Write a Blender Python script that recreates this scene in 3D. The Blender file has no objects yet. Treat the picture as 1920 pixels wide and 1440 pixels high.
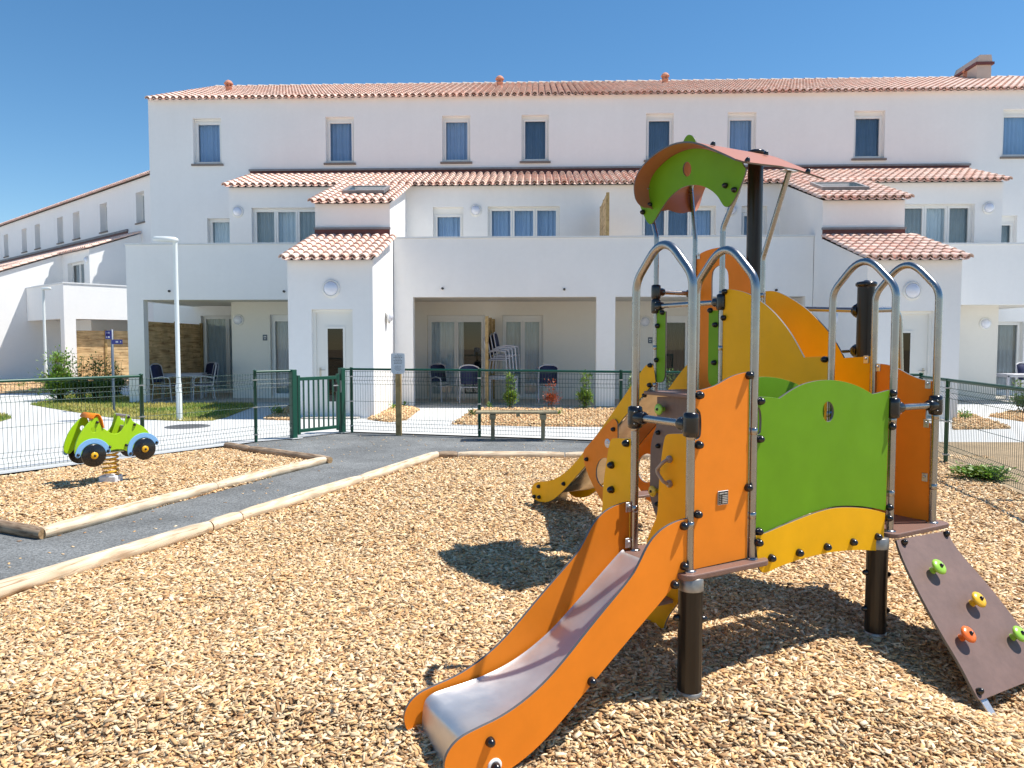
import bpy, bmesh, math, random
import numpy as np
from mathutils import Vector, Matrix, noise as mnoise
from mathutils.geometry import delaunay_2d_cdt

random.seed(11)
rng = np.random.default_rng(5)
sc = bpy.context.scene
COL = sc.collection
R = math.radians

# ------------------------------------------------------------------ camera and survey helpers
FPX = 1400.0
PITCH = math.atan(76 / FPX)
EYE = Vector((0, 0, 1.65))
FW = Vector((0, math.cos(PITCH), -math.sin(PITCH)))
UP = Vector((0, math.sin(PITCH), math.cos(PITCH)))

def ray(x, y):
    return Vector((1, 0, 0)) * ((x - 960) / FPX) + UP * (-(y - 720) / FPX) + FW

def on_z(x, y, z=0.0):
    d = ray(x, y); return EYE + d * ((z - EYE.z) / d.z)

def on_plane(x, y, p, n):
    d = ray(x, y); return EYE + d * ((Vector(p) - EYE).dot(n) / d.dot(n))

cam_d = bpy.data.cameras.new('camera')
cam = bpy.data.objects.new('camera', cam_d); COL.objects.link(cam)
cam_d.sensor_width = 36; cam_d.lens = FPX / 1920 * 36
cam_d.clip_start = 0.05; cam_d.clip_end = 2000
cam.location = EYE; cam.rotation_euler = (math.pi / 2 - PITCH, 0, 0)
sc.camera = cam

# ------------------------------------------------------------------ scene graph helpers
ORG = {}

def tag(o, label=None, cat=None, group=None, kind=None):
    if label: o['label'] = label
    if cat: o['category'] = cat
    if group: o['group'] = group
    if kind: o['kind'] = kind
    return o

def thing(name, loc, label, cat, group=None):
    o = bpy.data.objects.new(name, None); COL.objects.link(o)
    o.empty_display_size = 0.2
    o.location = Vector(loc); ORG[o.name] = Vector(loc)
    return tag(o, label, cat, group)

class MB:
    """collects geometry in world space, builds ONE mesh object"""
    def __init__(s):
        s.v = []; s.f = []; s.m = []; s.s = []
    def add(s, vs, fs, mat=0, smooth=False):
        b = len(s.v); s.v.extend([Vector(p) for p in vs])
        for f in fs:
            s.f.append([b + i for i in f]); s.m.append(mat); s.s.append(smooth)
        return s
    def quad(s, a, b, c, d, mat=0):
        return s.add([a, b, c, d], [(0, 1, 2, 3)], mat)
    def box(s, c, size, ax=None, mat=0):
        c = Vector(c)
        if ax is None: ax = (Vector((1, 0, 0)), Vector((0, 1, 0)), Vector((0, 0, 1)))
        h = [Vector(a) * (k / 2) for a, k in zip(ax, size)]
        vs = [c + h[0] * i + h[1] * j + h[2] * k for k in (-1, 1) for j in (-1, 1) for i in (-1, 1)]
        return s.add(vs, [(0, 2, 3, 1), (4, 5, 7, 6), (0, 1, 5, 4), (2, 6, 7, 3), (0, 4, 6, 2), (1, 3, 7, 5)], mat)
    def bbox(s, c, size, ax=None, bev=0.004, mat=0):
        """box with chamfered edges"""
        bm = bmesh.new(); bmesh.ops.create_cube(bm, size=1)
        for v in bm.verts: v.co = Vector((v.co.x * size[0], v.co.y * size[1], v.co.z * size[2]))
        bmesh.ops.bevel(bm, geom=bm.edges[:], offset=bev, segments=1, affect='EDGES')
        if ax is None: ax = (Vector((1, 0, 0)), Vector((0, 1, 0)), Vector((0, 0, 1)))
        bm.verts.index_update()
        vs = [Vector(c) + Vector(ax[0]) * v.co.x + Vector(ax[1]) * v.co.y + Vector(ax[2]) * v.co.z for v in bm.verts]
        s.add(vs, [[v.index for v in f.verts] for f in bm.faces], mat); bm.free(); return s
    def tube(s, pts, r, seg=10, mat=0, cap=True, rr=None):
        pts = [Vector(p) for p in pts]; n = len(pts)
        t0 = (pts[1] - pts[0]).normalized()
        up = Vector((0, 0, 1)) if abs(t0.z) < 0.9 else Vector((1, 0, 0))
        nx = t0.cross(up).normalized(); vs = []; pt = t0
        for i, p in enumerate(pts):
            if i == 0: t = t0
            elif i == n - 1: t = (pts[i] - pts[i - 1]).normalized()
            else: t = ((pts[i + 1] - p).normalized() + (p - pts[i - 1]).normalized()).normalized()
            q = pt.rotation_difference(t); nx = (q @ nx).normalized(); pt = t
            ny = t.cross(nx); rad = rr[i] if rr else r
            for k in range(seg):
                a = 2 * math.pi * k / seg
                vs.append(p + (nx * math.cos(a) + ny * math.sin(a)) * rad)
        fs = [(i * seg + k, i * seg + (k + 1) % seg, (i + 1) * seg + (k + 1) % seg, (i + 1) * seg + k) for i in range(n - 1) for k in range(seg)]
        s.add(vs, fs, mat, True)
        if cap:
            s.add(vs[:seg], [tuple(range(seg))[::-1]], mat); s.add(vs[-seg:], [tuple(range(seg))], mat)
        return s
    def lathe(s, prof, o, ax=(0, 0, 1), seg=16, mat=0, smooth=True):
        ax = Vector(ax).normalized(); o = Vector(o)
        x = ax.orthogonal().normalized(); y = ax.cross(x); vs = []
        for r_, h in prof:
            for k in range(seg):
                a = 2 * math.pi * k / seg
                vs.append(o + ax * h + (x * math.cos(a) + y * math.sin(a)) * r_)
        n = len(prof)
        fs = [(i * seg + k, i * seg + (k + 1) % seg, (i + 1) * seg + (k + 1) % seg, (i + 1) * seg + k) for i in range(n - 1) for k in range(seg)]
        s.add(vs, fs, mat, smooth)
        s.add(vs[:seg], [tuple(range(seg))[::-1]], mat); s.add(vs[-seg:], [tuple(range(seg))], mat)
        return s
    def prism(s, poly, o, ax, ay, t, mat=0, emat=None):
        """polygon in the (ax, ay) frame at o, extruded by vector t"""
        o = Vector(o); t = Vector(t); n = len(poly)
        a = [o + Vector(ax) * p[0] + Vector(ay) * p[1] for p in poly]
        b = [p + t for p in a]
        s.add(a, [tuple(range(n))[::-1]], mat); s.add(b, [tuple(range(n))], mat)
        s.add(a + b, [(i, (i + 1) % n, n + (i + 1) % n, n + i) for i in range(n)], mat if emat is None else emat)
        return s
    def build(s, name, mats, parent=None, org=None):
        if not isinstance(mats, (list, tuple)): mats = [mats]
        o0 = ORG[parent.name] if parent else (Vector(org) if org is not None else Vector((0, 0, 0)))
        me = bpy.data.meshes.new(name)
        me.from_pydata([v - o0 for v in s.v], [], s.f)
        for m in mats: me.materials.append(m)
        me.polygons.foreach_set('material_index', s.m)
        me.polygons.foreach_set('use_smooth', s.s)
        bm = bmesh.new(); bm.from_mesh(me)
        bmesh.ops.recalc_face_normals(bm, faces=bm.faces); bm.to_mesh(me); bm.free()
        me.update()
        return link(name, me, parent, o0)

def link(name, me, parent, o0):
    o = bpy.data.objects.new(name, me); COL.objects.link(o)
    if parent: o.parent = parent; ORG[o.name] = o0.copy()
    else: o.location = o0; ORG[o.name] = o0.copy()
    return o

def copy_tree(o, parent=None):
    c = o.copy(); COL.objects.link(c); c.parent = parent
    ORG[c.name] = ORG.get(o.name, Vector((0, 0, 0))).copy()
    for ch in list(o.children): copy_tree(ch, c)
    return c

def relabel(o, label): o['label'] = label; return o

def arc_corner(pts, rads, n=7):
    """polyline with rounded corners"""
    pts = [Vector(p) for p in pts]; out = [pts[0]]
    for i in range(1, len(pts) - 1):
        p = pts[i]; a = (pts[i - 1] - p); b = (pts[i + 1] - p)
        r = rads[i - 1] if isinstance(rads, (list, tuple)) else rads
        ang = a.angle(b); d = min(r / math.tan(ang / 2), a.length * .49, b.length * .49)
        p0 = p + a.normalized() * d; p1 = p + b.normalized() * d
        for k in range(n + 1):
            t = k / n; out.append(p0 * (1 - t) ** 2 + p * 2 * t * (1 - t) + p1 * t * t)
    out.append(pts[-1]); return out

def smooth2(pts, it=2, closed=True):
    """Chaikin; a point given as (x, y, 1) stays a corner"""
    P = []
    for p in pts:
        q = Vector((p[0], p[1])); P += [q, q, q] if len(p) > 2 else [q]
    for _ in range(it):
        Q = []; n = len(P)
        for i in range(n if closed else n - 1):
            a, b = P[i], P[(i + 1) % n]
            Q += [a * .75 + b * .25, a * .25 + b * .75]
        if not closed: Q = [P[0]] + Q + [P[-1]]
        P = Q
    out = [P[0]]
    for p in P[1:]:
        if (p - out[-1]).length > 1e-4: out.append(p)
    return out

def ell(cx, cy, rx, ry, n=28): return [(cx + rx * math.cos(2 * math.pi * k / n), cy + ry * math.sin(2 * math.pi * k / n)) for k in range(n)]

def panel(name, outline, holes, o, ax, ay, nrm, thick, mats, parent, bev=0.0015):
    """flat board with holes; outline in the (ax, ay) frame at o; front face towards nrm (face material 0, edge material 1)"""
    cu = bpy.data.curves.new('tmp', 'CURVE'); cu.dimensions = '2D'; cu.fill_mode = 'BOTH'
    cu.extrude = thick / 2 - bev; cu.bevel_depth = bev; cu.bevel_resolution = 1; cu.offset = -bev
    for poly in [outline] + list(holes):
        sp = cu.splines.new('POLY'); sp.points.add(len(poly) - 1); sp.use_cyclic_u = True
        for q, p in zip(sp.points, poly): q.co = (p[0], p[1], 0, 1)
    ob = bpy.data.objects.new('tmp', cu); COL.objects.link(ob)
    dg = bpy.context.evaluated_depsgraph_get()
    me = bpy.data.meshes.new_from_object(ob.evaluated_get(dg)); me.name = name
    bpy.data.objects.remove(ob); bpy.data.curves.remove(cu)
    ax, ay, nrm, o = Vector(ax), Vector(ay), Vector(nrm), Vector(o)
    o0 = ORG[parent.name] if parent else o
    flip = ax.cross(ay).dot(nrm) < 0
    for v in me.vertices:
        c = v.co.copy(); v.co = o + ax * c.x + ay * c.y + nrm * (c.z - thick / 2) - o0
    if flip: me.flip_normals()
    me.update(); me.materials.clear()
    for m in mats: me.materials.append(m)
    for p in me.polygons:
        p.material_index = 0 if abs(p.normal.dot(nrm)) > .9 else min(1, len(mats) - 1); p.use_smooth = False
    return link(name, me, parent, o0)

# ------------------------------------------------------------------ materials
def lin(c):
    return tuple((x / 255 / 12.92 if x / 255 <= .04045 else ((x / 255 + .055) / 1.055) ** 2.4) for x in c)

def mat(name, col, rough=.6, metal=0., var=0., vscale=6., bump=0., bscale=60., spec=.5, coat=0., stretch=None, var2=0., v2scale=.6, tint=None, trans=0., rvar=0., streak=0.):
    m = bpy.data.materials.new(name); m.use_nodes = True
    nt = m.node_tree; N = nt.nodes; L = nt.links; b = N['Principled BSDF']
    b.inputs['Roughness'].default_value = rough; b.inputs['Metallic'].default_value = metal
    b.inputs['Specular IOR Level'].default_value = spec; b.inputs['Coat Weight'].default_value = coat
    b.inputs['Coat Roughness'].default_value = .15
    b.inputs['Base Color'].default_value = (*col, 1)
    tc = N.new('ShaderNodeTexCoord'); src = tc.outputs['Object']
    if stretch:
        mp = N.new('ShaderNodeMapping'); mp.inputs['Scale'].default_value = stretch
        L.new(src, mp.inputs[0]); src = mp.outputs[0]
    cur = None
    def mul(prev, val_socket):
        mx = N.new('ShaderNodeMix'); mx.data_type = 'RGBA'; mx.blend_type = 'MULTIPLY'; mx.inputs[0].default_value = 1
        if prev is None: mx.inputs[6].default_value = (*col, 1)
        else: L.new(prev, mx.inputs[6])
        L.new(val_socket, mx.inputs[7]); return mx.outputs[2]
    def nz(scale, detail, lo, hi):
        nonlocal src
        n = N.new('ShaderNodeTexNoise'); n.inputs['Scale'].default_value = scale; n.inputs['Detail'].default_value = detail
        n.inputs['Roughness'].default_value = .6
        L.new(src, n.inputs['Vector'])
        mr = N.new('ShaderNodeMapRange'); mr.inputs['From Min'].default_value = .3; mr.inputs['From Max'].default_value = .7
        mr.inputs['To Min'].default_value = lo; mr.inputs['To Max'].default_value = hi
        L.new(n.outputs['Fac'], mr.inputs['Value']); return mr.outputs[0]
    if var: cur = mul(cur, nz(vscale, 5, 1 - var, 1 + var))
    if var2: cur = mul(cur, nz(v2scale, 4, 1 - var2, 1 + var2))
    if streak:
        m2 = N.new('ShaderNodeMapping'); m2.inputs['Scale'].default_value = (2.2, 2.2, .16); L.new(tc.outputs['Object'], m2.inputs[0])
        keep = src; src = m2.outputs[0]; cur = mul(cur, nz(1.6, 6, 1 - streak, 1 + streak * .4)); src = keep
    if tint:
        at = N.new('ShaderNodeAttribute'); at.attribute_name = tint; cur = mul(cur, at.outputs['Color'])
    if cur: L.new(cur, b.inputs['Base Color'])
    if rvar:
        L.new(nz(vscale * .7, 6, max(.02, rough - rvar), rough + rvar), b.inputs['Roughness'])
    if bump:
        n = N.new('ShaderNodeTexNoise'); n.inputs['Scale'].default_value = bscale; n.inputs['Detail'].default_value = 4
        L.new(src, n.inputs['Vector'])
        bp = N.new('ShaderNodeBump'); bp.inputs['Strength'].default_value = bump; bp.inputs['Distance'].default_value = .01
        L.new(n.outputs['Fac'], bp.inputs['Height']); L.new(bp.outputs[0], b.inputs['Normal'])
    if trans:
        tr = N.new('ShaderNodeBsdfTranslucent'); mx = N.new('ShaderNodeMixShader'); mx.inputs[0].default_value = trans
        if cur: L.new(cur, tr.inputs[0])
        else: tr.inputs[0].default_value = (*col, 1)
        L.new(b.outputs[0], mx.inputs[1]); L.new(tr.outputs[0], mx.inputs[2])
        L.new(mx.outputs[0], N['Material Output'].inputs[0])
    return m

def glass_mat(name, tintc, rough=.02, refl=1.5):
    m = bpy.data.materials.new(name); m.use_nodes = True; nt = m.node_tree; N = nt.nodes; L = nt.links
    N.remove(N['Principled BSDF'])
    t = N.new('ShaderNodeBsdfTransparent'); t.inputs[0].default_value = (*tintc, 1)
    g = N.new('ShaderNodeBsdfGlossy'); g.inputs['Roughness'].default_value = rough
    fr = N.new('ShaderNodeFresnel'); fr.inputs[0].default_value = refl
    mx = N.new('ShaderNodeMixShader'); L.new(fr.outputs[0], mx.inputs[0]); L.new(t.outputs[0], mx.inputs[1]); L.new(g.outputs[0], mx.inputs[2])
    L.new(mx.outputs[0], N['Material Output'].inputs[0]); return m

def wood_mat(name, col, dark, scale=(1, 1, 1), rough=.75, wav=6., dist=6., bump=.25, knots=0.):
    """streaky grain with knots; scale stretches the grain"""
    m = bpy.data.materials.new(name); m.use_nodes = True; nt = m.node_tree; N = nt.nodes; L = nt.links; b = N['Principled BSDF']
    tc = N.new('ShaderNodeTexCoord'); mp = N.new('ShaderNodeMapping'); mp.inputs['Scale'].default_value = scale
    L.new(tc.outputs['Object'], mp.inputs[0])
    n1 = N.new('ShaderNodeTexNoise'); n1.inputs['Scale'].default_value = wav; n1.inputs['Detail'].default_value = 8; n1.inputs['Distortion'].default_value = dist * .1
    L.new(mp.outputs[0], n1.inputs['Vector'])
    r = N.new('ShaderNodeValToRGB'); r.color_ramp.elements[0].position = .32; r.color_ramp.elements[0].color = (*dark, 1)
    r.color_ramp.elements[1].position = .55; r.color_ramp.elements[1].color = (*col, 1)
    L.new(n1.outputs['Fac'], r.inputs[0])
    n2 = N.new('ShaderNodeTexNoise'); n2.inputs['Scale'].default_value = 2.2; n2.inputs['Detail'].default_value = 3; L.new(tc.outputs['Object'], n2.inputs['Vector'])
    mr = N.new('ShaderNodeMapRange'); mr.inputs[1].default_value = .3; mr.inputs[2].default_value = .7; mr.inputs[3].default_value = .75; mr.inputs[4].default_value = 1.2
    L.new(n2.outputs['Fac'], mr.inputs[0])
    mx = N.new('ShaderNodeMix'); mx.data_type = 'RGBA'; mx.blend_type = 'MULTIPLY'; mx.inputs[0].default_value = 1
    L.new(r.outputs[0], mx.inputs[6]); L.new(mr.outputs[0], mx.inputs[7]); out = mx.outputs[2]
    if knots:
        m3 = N.new('ShaderNodeMapping'); m3.inputs['Scale'].default_value = (1.5, 4, 4); L.new(tc.outputs['Object'], m3.inputs[0])
        vo = N.new('ShaderNodeTexVoronoi'); vo.inputs['Scale'].default_value = 1.15; vo.inputs['Randomness'].default_value = 1; L.new(m3.outputs[0], vo.inputs['Vector'])
        ad = N.new('ShaderNodeMath'); ad.operation = 'MULTIPLY_ADD'; ad.inputs[1].default_value = .22; L.new(n1.outputs['Fac'], ad.inputs[0]); L.new(vo.outputs['Distance'], ad.inputs[2])
        kr = N.new('ShaderNodeValToRGB'); kr.color_ramp.elements[0].position = .19; kr.color_ramp.elements[0].color = (.36, .22, .12, 1); kr.color_ramp.elements[1].position = .36; kr.color_ramp.elements[1].color = (1, 1, 1, 1)
        L.new(ad.outputs[0], kr.inputs[0])
        # dark drying cracks along the grain
        m4 = N.new('ShaderNodeMapping'); m4.inputs['Scale'].default_value = (.35, 9, 9); L.new(tc.outputs['Object'], m4.inputs[0])
        n4 = N.new('ShaderNodeTexNoise'); n4.inputs['Scale'].default_value = 2.2; n4.inputs['Detail'].default_value = 2; L.new(m4.outputs[0], n4.inputs['Vector'])
        k4 = N.new('ShaderNodeValToRGB'); k4.color_ramp.elements[0].position = .485; k4.color_ramp.elements[0].color = (1, 1, 1, 1); k4.color_ramp.elements[1].position = .515; k4.color_ramp.elements[1].color = (1, 1, 1, 1)
        e = k4.color_ramp.elements.new(.5); e.color = (.42, .32, .24, 1); L.new(n4.outputs['Fac'], k4.inputs[0])
        for src_ in (kr.outputs[0], k4.outputs[0]):
            mm = N.new('ShaderNodeMix'); mm.data_type = 'RGBA'; mm.blend_type = 'MULTIPLY'; mm.inputs[0].default_value = knots
            L.new(out, mm.inputs[6]); L.new(src_, mm.inputs[7]); out = mm.outputs[2]
    L.new(out, b.inputs['Base Color'])
    b.inputs['Roughness'].default_value = rough
    bp = N.new('ShaderNodeBump'); bp.inputs['Strength'].default_value = bump; bp.inputs['Distance'].default_value = .006
    L.new(n1.outputs['Fac'], bp.inputs['Height']); L.new(bp.outputs[0], b.inputs['Normal'])
    return m

M = {}
M['plaster'] = mat('white plaster', (.87, .865, .85), .85, var=.012, vscale=9, bump=.12, bscale=140, var2=.03, v2scale=.35, streak=.014)
M['coping'] = mat('pale coping', (.70, .72, .73), .6, var=.04)
M['cream'] = mat('bounce tinted plaster', (.80, .77, .70), .88, var=.012, vscale=9, bump=.12, bscale=140, var2=.02, v2scale=.35)  # the white plaster again, with warm bounced light put into its colour
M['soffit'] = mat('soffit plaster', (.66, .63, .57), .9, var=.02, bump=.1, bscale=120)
M['tile'] = mat('clay roof tile', (.80, .60, .50), .8, var=.10, vscale=14, bump=.2, bscale=70, tint='tint', var2=.1, v2scale=2.)
M['flash'] = mat('dark red flashing', (.14, .042, .036), .55, var=.15)
M['lead'] = mat('grey lead strip', (.24, .235, .24), .6, var=.2, vscale=4)
M['pvc'] = mat('white window frame', (.82, .82, .80), .35, var=.01)
M['sill'] = mat('grey concrete sill', (.22, .19, .17), .8, var=.1, vscale=20, bump=.1)
M['glass'] = glass_mat('window glass', (.86, .93, .97), .01, 1.7)
M['glass_dark'] = glass_mat('door glass', (.25, .28, .30), .01, 1.6)
M['skyglass'] = mat('roof window glass', (.10, .13, .13), .05, spec=.9, coat=.4)
M['curtain'] = mat('window curtain', (.40, .55, .80), .9, var=.05, vscale=3, trans=.25)
M['curtain_c'] = mat('window curtain', (.34, .48, .72), .9, var=.08, vscale=2, trans=.25)
M['curtain_b'] = mat('blue curtain', (.10, .24, .42), .9, var=.05, vscale=3)
M['curtain_w'] = mat('grey curtain', (.66, .70, .72), .9, var=.05, vscale=3)
M['dark'] = mat('painted room darkness', (.03, .033, .035), .9)  # near-black colour stands in for the darkness of unlit rooms
M['door'] = mat('cream door paint', (.80, .79, .74), .4, var=.01)
M['brass'] = mat('satin steel', (.55, .52, .46), .3, 1.)
M['lamp_glass'] = mat('frosted lamp cover', (.76, .79, .88), .15, spec=.6, coat=.5)
M['lamp_rim'] = mat('white lamp rim', (.80, .80, .77), .4)
M['steel'] = mat('brushed stainless steel', (.36, .35, .345), .27, 1., var=.05, vscale=12, rvar=.06)
M['chute'] = mat('slide steel', (.66, .645, .63), .42, .80, var=.06, vscale=9, rvar=.08)
M['chute_reflect'] = mat('slide steel with chip reflection', (.52, .47, .39), .33, 1., var=.12, vscale=9, rvar=.08)  # slide steel copy; golden chip reflection and dim underside put into the colour
M['post'] = mat('black anodised post', (.022, .018, .015), .32, .3, var=.1)
M['collar'] = mat('cast aluminium collar', (.33, .31, .28), .45, .8, var=.2, vscale=20)
M['black'] = mat('black nylon', (.010, .010, .012), .22, spec=.6)
M['edge'] = mat('laminate edge', (.12, .112, .105), .35, spec=.6)
M['orange'] = mat('orange laminate', (.88, .255, .018), .5, var=.02, var2=.045, v2scale=3., rvar=.10, bump=.03, bscale=400, spec=.22)
M['yellow'] = mat('yellow laminate', (.88, .455, .004), .5, var=.02, var2=.045, v2scale=3., rvar=.10, bump=.03, bscale=400, spec=.22)
M['green'] = mat('green laminate', (.150, .335, .008), .5, var=.02, var2=.045, v2scale=3., rvar=.10, bump=.03, bscale=400, spec=.22)
M['brown'] = mat('brown laminate', (.17, .105, .085), .5, var2=.12, v2scale=5., var=.08, vscale=30, bump=.1, bscale=300)
M['roofpan'] = mat('terracotta laminate', (.43, .16, .085), .40, var=.02)
M['plate'] = mat('brown platform', (.20, .115, .09), .45, var=.06, vscale=30, bump=.12, bscale=250)
M['lime'] = mat('lime laminate', (.36, .62, .008), .4, var=.02)
M['skyblue'] = mat('light blue laminate', (.22, .46, .78), .4, var=.02)
M['springy'] = mat('yellow painted spring', (.78, .42, .01), .3, coat=.3)
M['h_green'] = mat('green climbing hold', (.33, .62, .06), .3, coat=.3)
M['h_yellow'] = mat('yellow climbing hold', (.85, .48, .02), .3, coat=.3)
M['h_orange'] = mat('orange climbing hold', (.85, .16, .02), .3, coat=.3)
M['greyplastic'] = mat('grey plastic', (.36, .33, .31), .4)
M['white'] = mat('white plastic', (.82, .82, .82), .4)
M['fgreen'] = mat('green fence coating', (.006, .075, .045), .35, var=.05)
M['wire'] = mat('green wire', (.012, .06, .045), .35)
M['galv'] = mat('galvanised steel', (.60, .61, .62), .4, .8, var=.15, vscale=25)
M['lampgrey'] = mat('pale lamp post paint', (.72, .77, .76), .4, var=.02)
M['signpost'] = mat('slate blue post', (.09, .12, .16), .4)
M['signblue'] = mat('blue sign plate', (.035, .045, .24), .4)
M['notice'] = mat('notice plate', (.66, .72, .76), .4)
M['ink'] = mat('dark print', (.07, .08, .10), .6)
M['frame'] = mat('white chair frame', (.56, .56, .60), .35)
M['navy'] = mat('navy mesh fabric', (.012, .018, .07), .7, var=.1, vscale=80)
M['chip'] = mat('wood chip', (.67, .485, .285), .85, tint='tint', var=.12, vscale=60)
M['soil'] = mat('chip litter', (.47, .31, .16), .95, var=.45, vscale=45, bump=.8, bscale=45, var2=.12, v2scale=3)
M['pebble'] = mat('pale mulch', (.70, .52, .31), .9, tint='tint')
M['gravel'] = mat('dark grey gravel', (.165, .172, .170), .95, var=.55, vscale=55, bump=1., bscale=75, var2=.30, v2scale=1.1)
M['concrete'] = mat('pale concrete paving', (.56, .565, .55), .9, var=.05, vscale=30, bump=.1, bscale=90, var2=.05, v2scale=.5)
M['slab'] = mat('terrace concrete', (.46, .43, .38), .9, var=.06, vscale=8, bump=.1)
M['earth'] = mat('dry earth', (.34, .25, .15), .95, var=.2, vscale=16, bump=.5, bscale=40, var2=.12, v2scale=2)
M['turf'] = mat('turf ground', (.26, .25, .085), .95, var=.5, vscale=9, var2=.35, v2scale=2.2)
M['grass'] = mat('grass blades', (.22, .30, .05), .7, tint='tint', trans=.3)
M['leaf'] = mat('glossy green leaf', (.17, .30, .05), .4, tint='tint', trans=.25, spec=.6)
M['leaf_dark'] = mat('dark green leaf', (.085, .16, .035), .4, tint='tint', trans=.2, spec=.6)
M['leaf_red'] = mat('bronze red leaf', (.36, .085, .03), .45, tint='tint', trans=.25)
M['stem'] = mat('brown stem', (.10, .065, .04), .9)
M['log'] = wood_mat('peeled round log', (.72, .59, .42), (.50, .36, .22), scale=(.8, 5, 5), wav=5., dist=4., knots=.9)
M['log_dark'] = wood_mat('weathered round log', (.40, .29, .19), (.15, .09, .05), scale=(.8, 5, 5), wav=6., knots=.8)
M['logend'] = wood_mat('log end grain', (.42, .27, .13), (.16, .09, .04), wav=20.)
M['greenwood'] = wood_mat('treated green timber', (.33, .28, .17), (.19, .145, .08), wav=8.)
M['pinepost'] = wood_mat('treated timber post', (.42, .29, .12), (.25, .16, .06), wav=8.)
M['screen'] = wood_mat('pine boards', (.70, .50, .26), (.38, .22, .09), wav=3.2, dist=7., scale=(.45, .45, 6), knots=.55)
M['iron'] = mat('cast iron', (.12, .125, .13), .7, var=.3, vscale=30, bump=.3)
M['chimney'] = mat('chimney render', (.55, .47, .40), .9, var=.04)

# ------------------------------------------------------------------ light and sky
SUN_EL = R(62)
SUN_AZ = R(5.5)
SUN_DIR = Vector((math.cos(SUN_EL) * math.cos(SUN_AZ), math.cos(SUN_EL) * math.sin(SUN_AZ), math.sin(SUN_EL)))
sd = bpy.data.lights.new('sun', 'SUN'); sd.energy = 5.0; sd.angle = R(.53); sd.color = (1, .95, .88)
so = bpy.data.objects.new('sun', sd); COL.objects.link(so); so.location = (30, 0, 60)
so.rotation_euler = (-SUN_DIR).to_track_quat('-Z', 'Y').to_euler()
w = bpy.data.worlds.new('World'); sc.world = w; w.use_nodes = True
bg = w.node_tree.nodes['Background']; sky = w.node_tree.nodes.new('ShaderNodeTexSky')
sky.sky_type = 'NISHITA'; sky.sun_disc = False; sky.sun_elevation = SUN_EL; sky.sun_rotation = R(90) - SUN_AZ
sky.altitude = 0; sky.air_density = 1.0; sky.dust_density = 0; sky.ozone_density = 3.0
hs = w.node_tree.nodes.new('ShaderNodeHueSaturation'); hs.inputs['Saturation'].default_value = 1.22; hs.inputs['Hue'].default_value = .496; hs.inputs['Value'].default_value = 1.08
w.node_tree.links.new(sky.outputs[0], hs.inputs['Color']); w.node_tree.links.new(hs.outputs[0], bg.inputs[0]); bg.inputs[1].default_value = .098
sc.view_settings.view_transform = 'Standard'; sc.view_settings.look = 'None'
sc.view_settings.exposure = .45; sc.view_settings.gamma = 1
sc.render.engine = 'CYCLES'
sc.cycles.max_bounces = 8; sc.cycles.diffuse_bounces = 4; sc.cycles.glossy_bounces = 4; sc.cycles.transparent_max_bounces = 12
sc.cycles.use_denoising = True
sc.cycles.denoising_prefilter = 'ACCURATE'; sc.cycles.denoising_input_passes = 'RGB_ALBEDO_NORMAL'
# ================================================================== ground
def sheet(name, poly, z, m, kind='structure', holes=()):
    cu = bpy.data.curves.new('tmp', 'CURVE'); cu.dimensions = '2D'; cu.fill_mode = 'BOTH'
    sp = cu.splines.new('POLY'); sp.points.add(len(poly) - 1); sp.use_cyclic_u = True
    for q, p in zip(sp.points, poly): q.co = (p[0], p[1], 0, 1)
    ob = bpy.data.objects.new('tmp', cu); COL.objects.link(ob)
    dg = bpy.context.evaluated_depsgraph_get()
    me = bpy.data.meshes.new_from_object(ob.evaluated_get(dg)); me.name = name
    bpy.data.objects.remove(ob); bpy.data.curves.remove(cu)
    for v in me.vertices: v.co.z = z
    bm = bmesh.new(); bm.from_mesh(me); bmesh.ops.recalc_face_normals(bm, faces=bm.faces)
    for f in bm.faces:
        if f.normal.z < 0: f.normal_flip()
    bm.to_mesh(me); bm.free()
    me.materials.clear(); me.materials.append(m)
    o = bpy.data.objects.new(name, me); COL.objects.link(o); ORG[o.name] = Vector((0, 0, 0))
    return tag(o, kind=kind)

def G(*pts): return [tuple(on_z(x, y).xy) for x, y in pts]

def sstep(a, b, x):
    t = min(1, max(0, (x - a) / (b - a))); return t * t * (3 - 2 * t)

def gz(x, y):
    """height of the chip surface: gently uneven, lower in the near corner and at the foot of the ramp"""
    d = -.13 * sstep(3.5, 2.95, y) - .20 * math.exp(-(((x - 2.52) / .50) ** 2 + ((y - 3.66) / .34) ** 2))
    return d + .018 * (mnoise.noise(Vector((x * 1.3, y * 1.3, 0))) + .5 * mnoise.noise(Vector((x * 3.1, y * 3.1, 4))))

FA = Vector((-4.311, 12.502)); FB = Vector((-6.475, 9.367))           # left fence line
FC = Vector((-2.986, 13.867)); FD = Vector((6.2, 11.30)); FE = Vector((5.58, 8.14))
fl = (FB - FA).normalized(); fr = (FE - FD).normalized()
FL_END = FA + fl * 10.2; FR_END = FD + fr * 9.6
GATE_L = on_z(551, 822).xy; GATE_R = on_z(642, 811).xy

b = MB(); b.quad((-500, -200, -.4), (500, -200, -.4), (500, 800, -.4), (-500, 800, -.4)); tag(b.build('ground', M['earth']), kind='structure')
sheet('paving', [(-90, 90), (90, 90), (90, -12), tuple(FR_END), tuple(FD + Vector((.1, .1))), tuple(FC + Vector((0, .06))), tuple(GATE_R), tuple(GATE_L), tuple(FA), tuple(FB), tuple(FL_END), (-90, -12)], 0, M['concrete'])
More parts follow.
